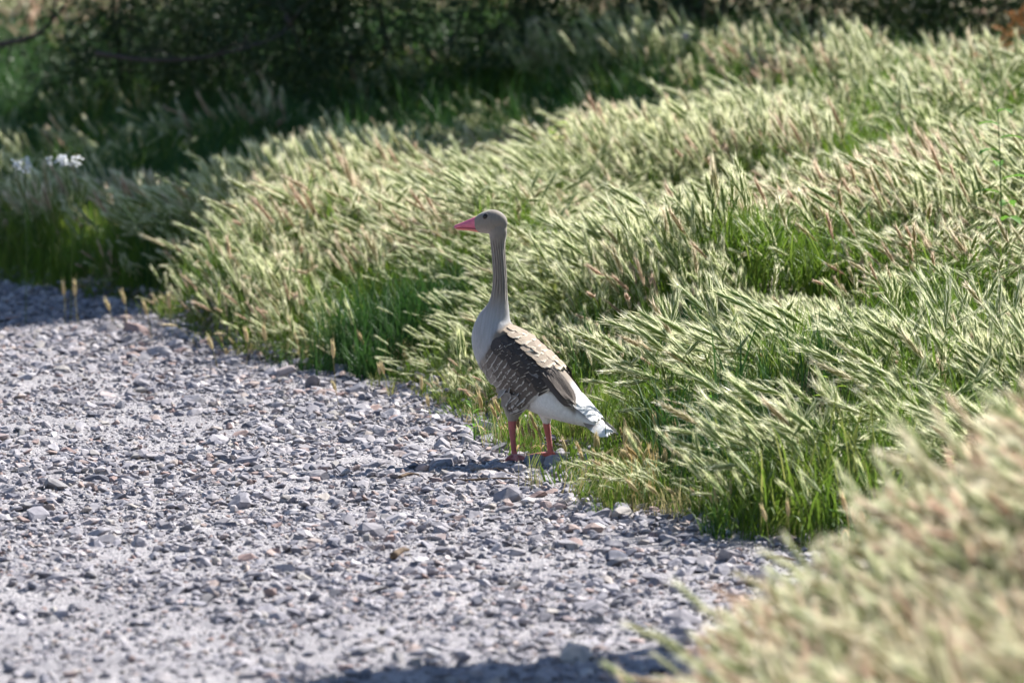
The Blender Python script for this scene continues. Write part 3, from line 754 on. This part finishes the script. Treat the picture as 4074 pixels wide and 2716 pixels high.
twig((1835,1932), (2150,1936), .004, 'thin brown twig lying on the gravel below the goose', 11)
twig((3050,2248), (3165,2258), .008, 'short dark stick lying at the edge of the barley', 12)
twig((1590,1920), (1665,1908), .006, 'short ochre stick lying among the stones', 13)
twig((1565,2225), (1625,2200), .012, 'stub of dark bark lying on the track', 14, 0)
# ------------------------------------------------------------------ the goose
GA = R(22)                                        # heading: to the left and a little away from the lens
GX = on_plane(2120, 1850)
GZ = float(surf(GX.x, GX.y)) + .012
goose = empty('goose', (GX.x, GX.y, GZ))
goose.rotation_euler = (0, 0, math.pi - GA)       # local +X forward, +Y the bird's left side (towards the lens)
tag(goose, 'grey brown goose with pink bill standing at the edge of the gravel', 'goose')
PM, VS = 1250.0, .108                             # photo pixels per metre at the goose; downward view slope
ca, sa = math.cos(GA), math.sin(GA)
def loc(px, py, Y=0.0):
    X = -((px-2120)/PM + sa*Y)/ca
    wy = sa*X - ca*Y
    return Vector((X, Y, (1850-py)/PM - VS*wy))
def to_px(v):
    Y = abs(v.y); wy = sa*v.x - ca*Y
    return 2120 + PM*(-ca*v.x - sa*Y), 1850 - PM*(v.z + VS*wy)
def loft(bm, rings, Y=0.0, sub=6, seg=32, lat=None):
    """rings: (px, py, radius dorso-ventral px, radius lateral px); a closed tube"""
    C = catmull([(p[0], p[1], p[2], p[3]) for p in rings], sub)
    Ys = np.linspace(Y[0], Y[1], len(C)) if isinstance(Y, tuple) else [Y]*len(C)
    pts = [loc(c[0], c[1], yy) for c, yy in zip(C, Ys)]
    prev = None
    first = None
    for i, c in enumerate(C):
        tg = (pts[min(i+1, len(C)-1)] - pts[max(i-1, 0)]).normalized()
        up = Vector((-tg.z, 0, tg.x)).normalized(); sd = Vector((0, 1, 0))
        ring = [bm.verts.new(pts[i] + up*(math.cos(2*math.pi*k/seg)*c[2]/PM) + sd*(math.sin(2*math.pi*k/seg)*c[3]/PM)) for k in range(seg)]
        if prev:
            for k in range(seg): bm.faces.new((prev[k], prev[(k+1) % seg], ring[(k+1) % seg], ring[k]))
        else: first = ring
        prev = ring
    bm.faces.new(first[::-1]); bm.faces.new(prev)
bm = bmesh.new()
loft(bm, [(2402,1728,13,44),(2345,1688,38,64),(2285,1650,64,84),(2222,1606,92,100),(2154,1556,114,112),(2090,1505,125,118),(2036,1452,124,116),
          (1992,1400,115,106),(1968,1347,98,90),(1966,1296,72,70),(1979,1247,48,48),(1986,1195,34,34),(1988,1125,29,29),(1985,1055,28,28),(1981,1005,29,28),(1980,968,33,31),(1981,938,37,31),(1980,915,34,28)])
loft(bm, [(2001,928,12,10),(1996,915,28,22),(1984,904,42,32),(1962,898,49,37),(1932,901,45,34),(1908,906,37,27),(1893,908,31,20)], sub=5)
# thighs, shanks and webbed feet
LEG = []
for Yl, pts in ((.052, [(2055,1590,74,54),(2044,1640,50,40),(2039,1680,27,24),(2037,1700,18,17),(2037,1722,17,14),(2039,1760,13,11),(2043,1800,12,10),(2047,1842,13,11)]),
                (-.052, [(2150,1600,64,54),(2168,1650,40,36),(2174,1690,22,20),(2175,1708,16,15),(2178,1730,15,13),(2184,1770,12,11),(2188,1800,12,10),(2191,1836,13,11)])):
    loft(bm, pts, Yl, 4, 16)
    LEG.append([loc(p[0], p[1], Yl) for p in pts[3:]])
def toe(bm, a, b_, r0, r1):
    d = b_ - a; u = d.orthogonal().normalized(); v = d.normalized().cross(u); rings = []
    for t in np.linspace(0, 1, 7):
        r_ = r0 + (r1-r0)*t; c = a + d*t + Vector((0,0,.006*math.sin(math.pi*t)))
        rings.append([bm.verts.new(c + u*(math.cos(k*math.pi/4)*r_) + v*(math.sin(k*math.pi/4)*r_)) for k in range(8)])
    for i in range(6):
        for k in range(8): bm.faces.new((rings[i][k], rings[i][(k+1)%8], rings[i+1][(k+1)%8], rings[i+1][k]))
    bm.faces.new(rings[0][::-1]); bm.faces.new(rings[-1])
for (lg, fa) in ((LEG[0], 2.05), (LEG[1], .25)):   # foot heading, radians from forward towards the bird's left
    a = lg[-1].copy();
    tips = []
    for da, tl in ((-.55, .066), (0, .078), (.55, .066)):
        tp = Vector((a.x + math.cos(fa+da)*tl, a.y + math.sin(fa+da)*tl, a.z - .006)); tips.append(tp)
        toe(bm, a, tp, .0085, .0048)
    toe(bm, a, a + Vector((-math.cos(fa)*.02, -math.sin(fa)*.02, .002)), .006, .003)
    for q in (0, 1):                                # webs
        P3 = [a, tips[q].lerp(a, .12), tips[q+1].lerp(a, .12)]
        mid = (P3[1]+P3[2])/2; P3b = [a, P3[1], mid.lerp(a, .15), P3[2]]
        top = [bm.verts.new(p + Vector((0,0,.0025))) for p in P3b]; bot = [bm.verts.new(p - Vector((0,0,.0025))) for p in P3b]
        bm.faces.new(top); bm.faces.new(bot[::-1])
        for k in range(4): bm.faces.new((top[k], bot[k], bot[(k+1)%4], top[(k+1)%4]))
bmesh.ops.recalc_face_normals(bm, faces=bm.faces)
tmp = bpy.data.meshes.new('goose_body'); bm.to_mesh(tmp); bm.free()
to = bpy.data.objects.new('goose_tmp', tmp); col.objects.link(to)
rm = to.modifiers.new('r', 'REMESH'); rm.mode = 'VOXEL'; rm.voxel_size = .0026; rm.use_smooth_shade = True
sm = to.modifiers.new('s', 'SMOOTH'); sm.factor = .6; sm.iterations = 9
dg = bpy.context.evaluated_depsgraph_get()
body_me = bpy.data.meshes.new_from_object(to.evaluated_get(dg))
bpy.data.objects.remove(to); bpy.data.meshes.remove(tmp)
body_me.name = 'body'
# plumage colours, from the bird's own regions
nv = len(body_me.vertices)
co = np.empty(nv*3); body_me.vertices.foreach_get('co', co); co = co.reshape(-1, 3)
Yb = np.abs(co[:,1]); wy = sa*co[:,0] - ca*Yb
px = 2120 + PM*(-ca*co[:,0] - sa*Yb); py = 1850 - PM*(co[:,2] + VS*wy)
nzv = fbm(co[:,0]*60+7, co[:,2]*60 + co[:,1]*40, 5, 3)
nzf = fbm(co[:,0]*260, co[:,2]*90 + co[:,1]*200, 15, 2)
px = px + (nzv-.5)*16; py = py + (nzv-.5)*14
def inpoly(px, py, poly):
    r_ = np.zeros(px.shape, bool); n_ = len(poly)
    for i in range(n_):
        x1, y1 = poly[i]; x2, y2 = poly[(i+1) % n_]
        c_ = ((y1 > py) != (y2 > py)) & (px < (x2-x1)*(py-y1)/(y2-y1+1e-9) + x1)
        r_ ^= c_
    return r_
C = np.zeros((nv, 3))
def lerp3(a, b_, t): return np.array(a)[None]*(1-t[:,None]) + np.array(b_)[None]*t[:,None]
C[:] = lerp3((.235,.20,.165), (.345,.345,.352), sstep(1180, 1300, py))       # head and neck to breast
nape = sstep(1998, 2022, px)*sstep(930, 1000, py)*sstep(1290, 1240, py)
C[:] = C*(1-nape[:,None]*.25)
throat = sstep(910, 950, py)*sstep(985, 940, py)*sstep(1965, 1935, px)
C[:] = C*(1-throat[:,None]) + np.array((.34,.29,.25))*throat[:,None]
fl = inpoly(px, py, [(1950,1395),(2000,1440),(2060,1500),(2128,1560),(2122,1625),(2095,1660),(2062,1668),(2030,1665),(1972,1625),(1900,1485)])
C[fl] = (.22,.185,.15)
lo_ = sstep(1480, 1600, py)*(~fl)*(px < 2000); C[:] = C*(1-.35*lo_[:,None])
ventp = inpoly(px, py, [(2118,1578),(2180,1578),(2235,1618),(2300,1668),(2345,1640),(2460,1730),(2460,1810),(2040,1810),(2066,1668),(2105,1650)])
C[ventp] = (.80,.79,.77)
thigh = inpoly(px, py, [(1960,1600),(2085,1645),(2068,1690),(2055,1712),(2015,1712)])
C[thigh] = (.33,.29,.24)
back = inpoly(px, py, [(2010,1312),(2045,1285),(2120,1335),(2215,1420),(2262,1510),(2300,1590),(2290,1680),(2200,1590),(2090,1518),(1950,1400),(1962,1360)])
C[back] = (.22,.175,.13)
rump = inpoly(px, py, [(2262,1530),(2300,1570),(2350,1640),(2330,1690),(2292,1668)])
C[rump] = (.42,.41,.41)
# the legs are bare below the feathering
legm = np.zeros(nv, bool)
for lg in LEG:
    zt = lg[0].z + .002
    for a, b_ in zip(lg[:-1], lg[1:]):
        a_, bb = np.array(a), np.array(b_); d_ = bb-a_; t_ = np.clip(((co-a_)@d_)/(d_@d_), 0, 1)
        legm |= (np.linalg.norm(co-(a_+t_[:,None]*d_), axis=1) < .024) & (co[:,2] < zt + (nzv-.5)*.010)
legm |= co[:,2] < .028
ed = np.empty(len(body_me.edges)*2, np.int32); body_me.edges.foreach_get('vertices', ed); ed = ed.reshape(-1, 2)
deg = np.bincount(ed.ravel(), minlength=nv)[:, None]
for it in range(14):                                # feather tracts run softly into each other
    S_ = np.zeros_like(C)
    for ch in range(3): S_[:, ch] = np.bincount(ed[:,0], C[ed[:,1], ch], nv) + np.bincount(ed[:,1], C[ed[:,0], ch], nv)
    C = .4*C + .6*S_/np.maximum(deg, 1)
C *= (.86 + .28*nzf)[:,None]
C[legm] = np.array((.48,.14,.125))*(.85 + .3*nzv[legm])[:,None]
fa_ = body_me.color_attributes.new('plumage', 'FLOAT_COLOR', 'POINT')
fa_.data.foreach_set('color', np.concatenate([C, np.ones((nv,1))], 1).astype(np.float32).ravel())
m_ = body_me.attributes.new('bare', 'FLOAT', 'POINT'); m_.data.foreach_set('value', legm.astype(np.float32))
# furrows of the neck feathering: a groove pattern round the neck axis
nk = catmull([(1979,1247),(1986,1195),(1988,1125),(1985,1055),(1981,1005),(1976,960)], 6)
nkl = np.array([loc(a, b_) for a, b_ in nk])
cx = np.interp(co[:,2], nkl[:,2], nkl[:,0])
ang = np.arctan2(co[:,1], co[:,0]-cx)
mask = sstep(955, 1000, py)*sstep(1235, 1150, py)
fur = np.sin(ang*17 + 5*(fbm(co[:,2]*14, ang*1.2, 19)-.5))
fz = body_me.attributes.new('furrow', 'FLOAT', 'POINT'); fz.data.foreach_set('value', (fur*mask*.5).astype(np.float32))
m, t, b = mat('plumage', .75); L = t.links
b.inputs['Sheen Weight'].default_value = .25; b.inputs['Sheen Roughness'].default_value = .5
at = N(t, 'ShaderNodeAttribute', attribute_name='plumage'); fu = N(t, 'ShaderNodeAttribute', attribute_name='furrow')
tc = N(t, 'ShaderNodeTexCoord'); mp = N(t, 'ShaderNodeMapping'); mp.inputs['Scale'].default_value = (160, 160, 60)
nz = N(t, 'ShaderNodeTexNoise'); nz.inputs['Scale'].default_value = 1; nz.inputs['Detail'].default_value = 5
L.new(tc.outputs['Object'], mp.inputs[0]); L.new(mp.outputs[0], nz.inputs['Vector'])
rf = ramp(t, [(0, (.34,.31,.30)), (.45, (.85,.84,.83)), (1, (1.15,1.12,1.1))])
ma = N(t, 'ShaderNodeMath', operation='ADD'); ma.inputs[1].default_value = .5; L.new(fu.outputs['Fac'], ma.inputs[0]); L.new(ma.outputs[0], rf.inputs[0])
mm = N(t, 'ShaderNodeMix', data_type='RGBA', blend_type='MULTIPLY'); mm.inputs['Factor'].default_value = 1
L.new(at.outputs['Color'], mm.inputs['A']); L.new(rf.outputs[0], mm.inputs['B']); L.new(mm.outputs['Result'], b.inputs['Base Color'])
b1 = N(t, 'ShaderNodeBump'); b1.inputs['Distance'].default_value = .004; b1.inputs['Strength'].default_value = .2; L.new(nz.outputs[0], b1.inputs['Height'])
b2 = N(t, 'ShaderNodeBump'); b2.inputs['Distance'].default_value = .004; b2.inputs['Strength'].default_value = .9; L.new(fu.outputs['Fac'], b2.inputs['Height'])
L.new(b1.outputs[0], b2.inputs['Normal']); L.new(b2.outputs[0], b.inputs['Normal'])
body_me.materials.clear(); body_me.materials.append(m)
body = obj('body', body_me, goose)

# bill: upper and lower mandible
def simple(name, c, rough=.5, spec=.4):
    m, t, b = mat(name, rough); b.inputs['Base Color'].default_value = (*c, 1); b.inputs['Specular IOR Level'].default_value = spec
    return m
def horn(name, ca_, cb_):
    m, t, b = mat(name, .45); L = t.links; b.inputs['Specular IOR Level'].default_value = .4
    tc = N(t, 'ShaderNodeTexCoord'); nz = N(t, 'ShaderNodeTexNoise'); nz.inputs['Scale'].default_value = 60; nz.inputs['Detail'].default_value = 5
    L.new(tc.outputs['Object'], nz.inputs[0]); rp = ramp(t, [(.3, ca_), (.7, cb_)]); L.new(nz.outputs[0], rp.inputs[0]); L.new(rp.outputs[0], b.inputs['Base Color'])
    b.inputs['Subsurface Weight'].default_value = .15; b.inputs['Subsurface Radius'].default_value = (.01,.004,.003); b.inputs['Subsurface Scale'].default_value = .3
    return m
up_m, lo_m = horn('bill_upper', (.50,.11,.18), (.62,.16,.24)), horn('bill_lower', (.60,.17,.13), (.70,.24,.18))
def bill_half(name, stations, m, parent):
    """stations: px x, top y, bottom y, half width px"""
    bm = bmesh.new(); prev = None; seg = 16
    for i, (x_, t_, b_, w_) in enumerate(stations):
        c = loc(x_, (t_+b_)/2); hh = (b_-t_)/2/PM
        ring = []
        for k in range(seg):
            a = 2*math.pi*k/seg
            yy = math.sin(a)*w_/PM; zz = math.cos(a)*hh
            ring.append(bm.verts.new(c + Vector((0, yy, zz))))
        if prev:
            for k in range(seg): bm.faces.new((prev[k], prev[(k+1)%seg], ring[(k+1)%seg], ring[k]))
        else: bm.faces.new(ring[::-1])
        prev = ring
    bm.faces.new(prev); bmesh.ops.recalc_face_normals(bm, faces=bm.faces)
    me = bpy.data.meshes.new(name); bm.to_mesh(me); bm.free(); me.materials.append(m)
    me.polygons.foreach_set('use_smooth', [True]*len(me.polygons))
    return obj(name, me, parent)
bill = bill_half('bill', [(1912,872,926,15),(1900,873,926,18),(1888,877,926,18),(1872,884,924,17),(1855,891,922,15.5),(1838,898,921,14),(1822,904,921,12.5),(1812,907,922,10),(1807,910,922,6),(1805,913,920,2)], up_m, goose)
bill_half('lower_mandible', [(1912,921,942,13),(1898,922,939,16),(1880,922,935,15),(1860,920,932,13.5),(1840,919.5,930.5,12),(1824,919.5,929,10),(1816,920,927,6),(1812,921,925,2)], lo_m, bill)
nail = bill_half('nostril', [(1862,900,907,15.6),(1852,901,908,15.2)], simple('nostril', (.16,.04,.05)), bill)

# where a photo pixel meets the bird's near side
bvh = BVHTree.FromPolygons([v.co for v in body_me.vertices], [p.vertices for p in body_me.polygons])
vd = (Vector((0,0,0)) - Vector((0,0,0)))
view = Vector((sa*1.0*1.0, -ca, 0))                # filled below: world +Y (away) in bird axes, tipped down
view = Vector((sa, -ca, -VS)).normalized()
def hit(px_, py_, tree=None):
    o_ = loc(px_, py_) - view*.6
    h = (tree or bvh).ray_cast(o_, view)
    return h[0], h[1]
# eyes
h0, n0 = hit(1929, 876)
eye_m = simple('eye_brown', (.014,.008,.006), .15, .35); rim_m = simple('eye_ring', (.06,.04,.035), .6)
for sy in (1, -1):
    bm = bmesh.new(); bmesh.ops.create_uvsphere(bm, u_segments=20, v_segments=12, radius=.0105)
    me = bpy.data.meshes.new('eye'); bm.to_mesh(me); bm.free(); me.materials.append(eye_m); me.polygons.foreach_set('use_smooth', [True]*len(me.polygons))
    e = obj('eye', me, goose); nn = Vector((n0.x, n0.y*sy, n0.z)); e.location = Vector((h0.x, h0.y*sy, h0.z)) - nn*.0048
    bm = bmesh.new()
    rr = []
    for i in range(24):
        a = 2*math.pi*i/24
        rr.append([bm.verts.new((math.cos(a)*(.0082 + .0017*math.cos(q)), math.sin(a)*(.0082 + .0017*math.cos(q)), .0014*math.sin(q))) for q in np.linspace(0, 2*math.pi, 7)[:-1]])
    for i in range(24):
        for k in range(6): bm.faces.new((rr[i][k], rr[(i+1)%24][k], rr[(i+1)%24][(k+1)%6], rr[i][(k+1)%6]))
    me = bpy.data.meshes.new('eyelid'); bm.to_mesh(me); bm.free(); me.materials.append(rim_m); me.polygons.foreach_set('use_smooth', [True]*len(me.polygons))
    q = obj('eyelid', me, e); q.rotation_euler = nn.to_track_quat('Z', 'Y').to_euler(); q.location = nn*.0040

# folded wings: a shallow shield over each flank
TOP = [(1966,1368),(2010,1345),(2065,1352),(2125,1398),(2180,1462),(2225,1540),(2262,1615),(2288,1668)]
BOT = [(1960,1388),(1985,1425),(2030,1470),(2085,1512),(2140,1548),(2195,1588),(2245,1642),(2284,1680)]
def resample(P, n):
    P = np.array(P, float); d = np.r_[0, np.cumsum(np.linalg.norm(np.diff(P, axis=0), axis=1))]
    q = np.linspace(0, d[-1], n); return np.stack([np.interp(q, d, P[:,0]), np.interp(q, d, P[:,1])], -1)
nu, nvv = 26, 13
T_, B_ = resample(TOP, nu), resample(BOT, nu)
Vw = []
for i in range(nu):
    for j in range(nvv):
        v_ = j/(nvv-1); p = T_[i]*(1-v_) + B_[i]*v_
        h, n_ = hit(*p)
        if h is None: h, n_ = Vw[-1][0], Vw[-1][1]
        Vw.append((h, n_, math.sin(math.pi*v_)**.6*math.sin(math.pi*min(1, (i/(nu-1))*1.15+.06))**.5 if 0 < i < nu-1 else 0))
pos = [h + n_*(.012*k - .002) for h, n_, k in Vw]
Fw = [(i*nvv+j, i*nvv+j+1, (i+1)*nvv+j+1, (i+1)*nvv+j) for i in range(nu-1) for j in range(nvv-1)]
def feather_mat(name, ca_, cb_, edge, lo=.80, hi=.93, shaft=True):
    m, t, b = mat(name, .7); L = t.links
    b.inputs['Sheen Weight'].default_value = .15
    uv = N(t, 'ShaderNodeUVMap'); sx = N(t, 'ShaderNodeSeparateXYZ'); L.new(uv.outputs[0], sx.inputs[0])
    oi = N(t, 'ShaderNodeObjectInfo')
    c1 = N(t, 'ShaderNodeMath', operation='MULTIPLY_ADD'); c1.inputs[1].default_value = 2; c1.inputs[2].default_value = -1; L.new(sx.outputs['Y'], c1.inputs[0])
    ab = N(t, 'ShaderNodeMath', operation='ABSOLUTE'); L.new(c1.outputs[0], ab.inputs[0])
    pw = N(t, 'ShaderNodeMath', operation='MULTIPLY'); L.new(ab.outputs[0], pw.inputs[0]); L.new(sx.outputs['X'], pw.inputs[1])
    mxn = N(t, 'ShaderNodeMath', operation='MAXIMUM'); L.new(pw.outputs[0], mxn.inputs[0]); L.new(sx.outputs['X'], mxn.inputs[1])
    rp = ramp(t, [(lo, (0,0,0)), (hi, (1,1,1))]); L.new(mxn.outputs[0], rp.inputs[0])
    base = N(t, 'ShaderNodeMix', data_type='RGBA'); base.inputs['A'].default_value = (*ca_, 1); base.inputs['B'].default_value = (*cb_, 1); L.new(oi.outputs['Random'], base.inputs['Factor'])
    mx = N(t, 'ShaderNodeMix', data_type='RGBA'); L.new(rp.outputs[0], mx.inputs['Factor']); L.new(base.outputs['Result'], mx.inputs['A']); mx.inputs['B'].default_value = (*edge, 1)
    nz = N(t, 'ShaderNodeTexNoise'); nz.inputs['Scale'].default_value = 1; mp = N(t, 'ShaderNodeMapping'); mp.inputs['Scale'].default_value = (5, 46, 1)
    L.new(uv.outputs[0], mp.inputs[0]); L.new(mp.outputs[0], nz.inputs['Vector'])
    rn = ramp(t, [(.3, (.8,.8,.8)), (.7, (1.12,1.12,1.12))]); L.new(nz.outputs[0], rn.inputs[0])
    m2 = N(t, 'ShaderNodeMix', data_type='RGBA', blend_type='MULTIPLY'); m2.inputs['Factor'].default_value = 1
    L.new(mx.outputs['Result'], m2.inputs['A']); L.new(rn.outputs[0], m2.inputs['B']); L.new(m2.outputs['Result'], b.inputs['Base Color'])
    bp = N(t, 'ShaderNodeBump'); bp.inputs['Distance'].default_value = .0008; L.new(nz.outputs[0], bp.inputs['Height']); L.new(bp.outputs[0], b.inputs['Normal'])
    return m
def feather_mesh(name, m, wid=.5, cup=.10, curl=.05, square=2.2):
    """unit feather: root at the origin, tip at x = 1"""
    bm = bmesh.new(); uvl = bm.loops.layers.uv.new('UVMap')
    ts = (0, .14, .34, .56, .76, .90, 1.0); ss = (-1, -.5, 0, .5, 1); G = []
    for t_ in ts:
        w_ = wid*min(1, (.35 + 1.9*t_))*max(0.0, 1 - max(0, (t_-.45)/.56)**square)**.5 if t_ < 1 else wid*.10
        row = []
        for s_ in ss:
            tt = t_ - .07*abs(s_)*t_
            row.append((bm.verts.new((tt, s_*w_, -cup*wid*s_*s_*.6 + curl*math.sin(math.pi*t_)*.3 + .012*t_*t_)), t_, s_))
        G.append(row)
    for i in range(len(ts)-1):
        for j in range(4):
            q = (G[i][j], G[i+1][j], G[i+1][j+1], G[i][j+1])
            f = bm.faces.new([v[0] for v in q]); f.smooth = True
            for lp, v in zip(f.loops, q): lp[uvl].uv = (v[1], .5 + .5*v[2])
    me = bpy.data.meshes.new(name); bm.to_mesh(me); bm.free(); me.materials.append(m); return me
FM = {
 'covert': feather_mesh('covert', feather_mat('covert_feather', (.052,.042,.038), (.070,.056,.048), (.60,.55,.48), .86, .92), .60, cup=.07, square=4),
 'scap': feather_mesh('scapular', feather_mat('scapular_feather', (.24,.18,.125), (.33,.25,.175), (.72,.61,.47), .74, .90), .55),
 'flank': feather_mesh('flank', feather_mat('flank_feather', (.105,.082,.066), (.14,.11,.09), (.54,.50,.45), .78, .87), .78, cup=.05, square=4.5),
 'flankp': feather_mesh('flank', feather_mat('pale_flank_feather', (.21,.18,.155), (.26,.225,.19), (.48,.45,.42), .74, .86), .78, cup=.05, square=4.5),
 'long': feather_mesh('quill', feather_mat('quill_feather', (.085,.062,.050), (.13,.098,.078), (.42,.36,.30), .93, .985), .14, square=3),
 'grey': feather_mesh('grey_quill', feather_mat('grey_feather', (.17,.16,.165), (.21,.20,.20), (.42,.41,.40), .93, .985), .16, square=3),
 'tail': feather_mesh('tail', feather_mat('tail_feather', (.26,.21,.17), (.32,.26,.21), (.84,.83,.81), .42, .58), .17, square=4),
 'tailcov': feather_mesh('tail_covert', feather_mat('tail_covert_feather', (.74,.74,.74), (.82,.82,.81), (.86,.86,.85), .9, .98), .33),
}
wing_m = simple('wing_underfeather', (.075,.060,.050), .8)
wings = []
for sy in (1, -1):
    me = mesh('wing', [Vector((p.x, p.y*sy, p.z)) for p in (pos if sy > 0 else [h + n_*(.006*k - .003) for h, n_, k in Vw])], Fw if sy > 0 else [f[::-1] for f in Fw], [wing_m], smooth=True)
    wings.append(obj('wing', me, goose))
wbvh = BVHTree.FromPolygons(pos + [v.co for v in body_me.vertices], Fw + [tuple(k + len(pos) for k in p.vertices) for p in body_me.polygons])
def feather(kind, name, p, d, Lp, parents, lift=.0015, tilt=.07, wscale=1.0, jit=.06):
    """p root and d direction in photo pixels on the near side; mirrored to the far side"""
    h, n_ = hit(p[0], p[1], wbvh)
    if h is None: return
    d = np.array(d, float); d /= np.linalg.norm(d)
    h2, n2 = hit(p[0] + d[0]*Lp*.6, p[1] + d[1]*Lp*.6, wbvh)
    if h2 is None or (h2-h).length > .12: h2 = h + (loc(p[0]+d[0]*10, p[1]+d[1]*10) - loc(p[0], p[1])); n2 = n_
    tg = (h2-h).normalized()
    nn = (n_ + n2).normalized(); nn = (nn - tg*nn.dot(tg)).normalized()
    Lm = Lp/PM/max(.75, ca)
    tg = (tg + nn*tilt + nn.cross(tg)*random.gauss(0, jit)).normalized(); nn = (nn - tg*nn.dot(tg)).normalized()
    yv = nn.cross(tg)
    for sy, par in zip((1, -1), parents):
        o = obj(name, FM[kind], par); lf = lift if sy > 0 else (-.002 if kind in ('long', 'grey') else min(lift, .002))
        f = lambda v: Vector((v.x, v.y*sy, v.z))
        x_, z_ = f(tg), f(nn); y_ = z_.cross(x_)
        Mx = Matrix((x_*Lm, y_*Lm*wscale, z_*Lm)).transposed().to_4x4(); Mx.translation = f(h + n_*lf)
        o.matrix_basis = Mx
gg = [goose, goose]
# wing coverts, row behind row; the pale tips make lines across the wing
for r_i in range(9):
    t0 = r_i/9.0
    a = T_[int(t0*.62*(nu-1))]; c = B_[int((t0*.62)*(nu-1))]
    nrow = (3,4,5,6,6,6,6,6,5)[r_i]
    for j in range(nrow):
        v_ = .10 + .88*(j + .35 + .5*(r_i % 2)*.5)/nrow
        p = a*(1-v_) + c*v_
        feather('covert', 'feather', p + np.random.default_rng(r_i*31+j).normal(0, 1.5, 2), (.60, .80), 46 + 3*r_i, wings, .002, .05, 1.0, .03)
for k in range(6):                                  # secondaries hanging along the lower edge
    a = np.array((2095 + 17*k, 1470 + 13*k)); feather('grey' if k < 2 else 'long', 'feather', a, (.74, .67), 100 + 4*k, wings, .004, .03, 1.3, .02)
for k in range(6):                                  # tertials and primaries to the wing tip
    a = np.array((2150 + 5*k, 1470 + 8*k)) + np.array((12, -16))*(k % 2)*.6
    feather('long', 'feather', a, (.56, .83), 200 - 6*k, wings, .007 + .001*k, .015, 1.25, .02)
# mantle and scapulars
for r_i in range(8):
    for j in range(4):
        a = np.array((2022 + 22*r_i, 1322 + 19*r_i)) + np.array((14, -8))*(j - .6) + np.random.default_rng(900+r_i*7+j).normal(0, 2.5, 2)
        feather('scap', 'scapular_feather', a, (.62, .78), 50 + 3*r_i, gg, .008, .05)
# barred flank
for r_i in range(11):
    for j in range(8):
        e = np.array((1952 + 15.5*r_i, 1405 + 14.5*r_i)); w_ = np.array((-.55, .83))
        a = e + w_*(12 + 17*j + 4*(r_i % 2))*(1 - .02*r_i) + np.random.default_rng(300+r_i*9+j).normal(0, 2, 2)
        if a[1] > 1632 or a[0] < 1895 + (a[1]-1480)*.62: continue
        feather('flank' if j < 2 + r_i*.45 else 'flankp', 'flank_feather', a, (.70 - .03*j, .71), (38 + 1.3*r_i)*(.62 + .04*r_i if j < 3 else .55 + .035*r_i), gg, .002, .045, 1.0, .03)
# tail: white coverts over pale-edged quills
for k in range(7):
    u = (k-3)/3.0
    r0 = loc(2330, 1672) + Vector((0, u*.034, -.004*u*u)); r1 = loc(2442, 1752) + Vector((0, u*.046, -.008*u*u))
    tg = (r1-r0); Lm = tg.length; tg.normalize(); nn = Vector((tg.z*-1, 0, tg.x)); nn = Vector((.55, u*.25, .8)); nn = (nn - tg*nn.dot(tg)).normalized()
    o = obj('tail_feather', FM['tail'], goose); y_ = nn.cross(tg)
    Mx = Matrix((tg*Lm, y_*Lm*1.1, nn*Lm)).transposed().to_4x4(); Mx.translation = r0 + nn*(.002 + .003*(1-abs(u))); o.matrix_basis = Mx
for k in range(9):
    u = (k % 3 - 1); v_ = k//3
    feather('tailcov', 'tail_covert', np.array((2285 + 26*v_, 1600 + 24*v_)) + np.array((10, -8))*u, (.68, .73), 66, gg, .003, .05)
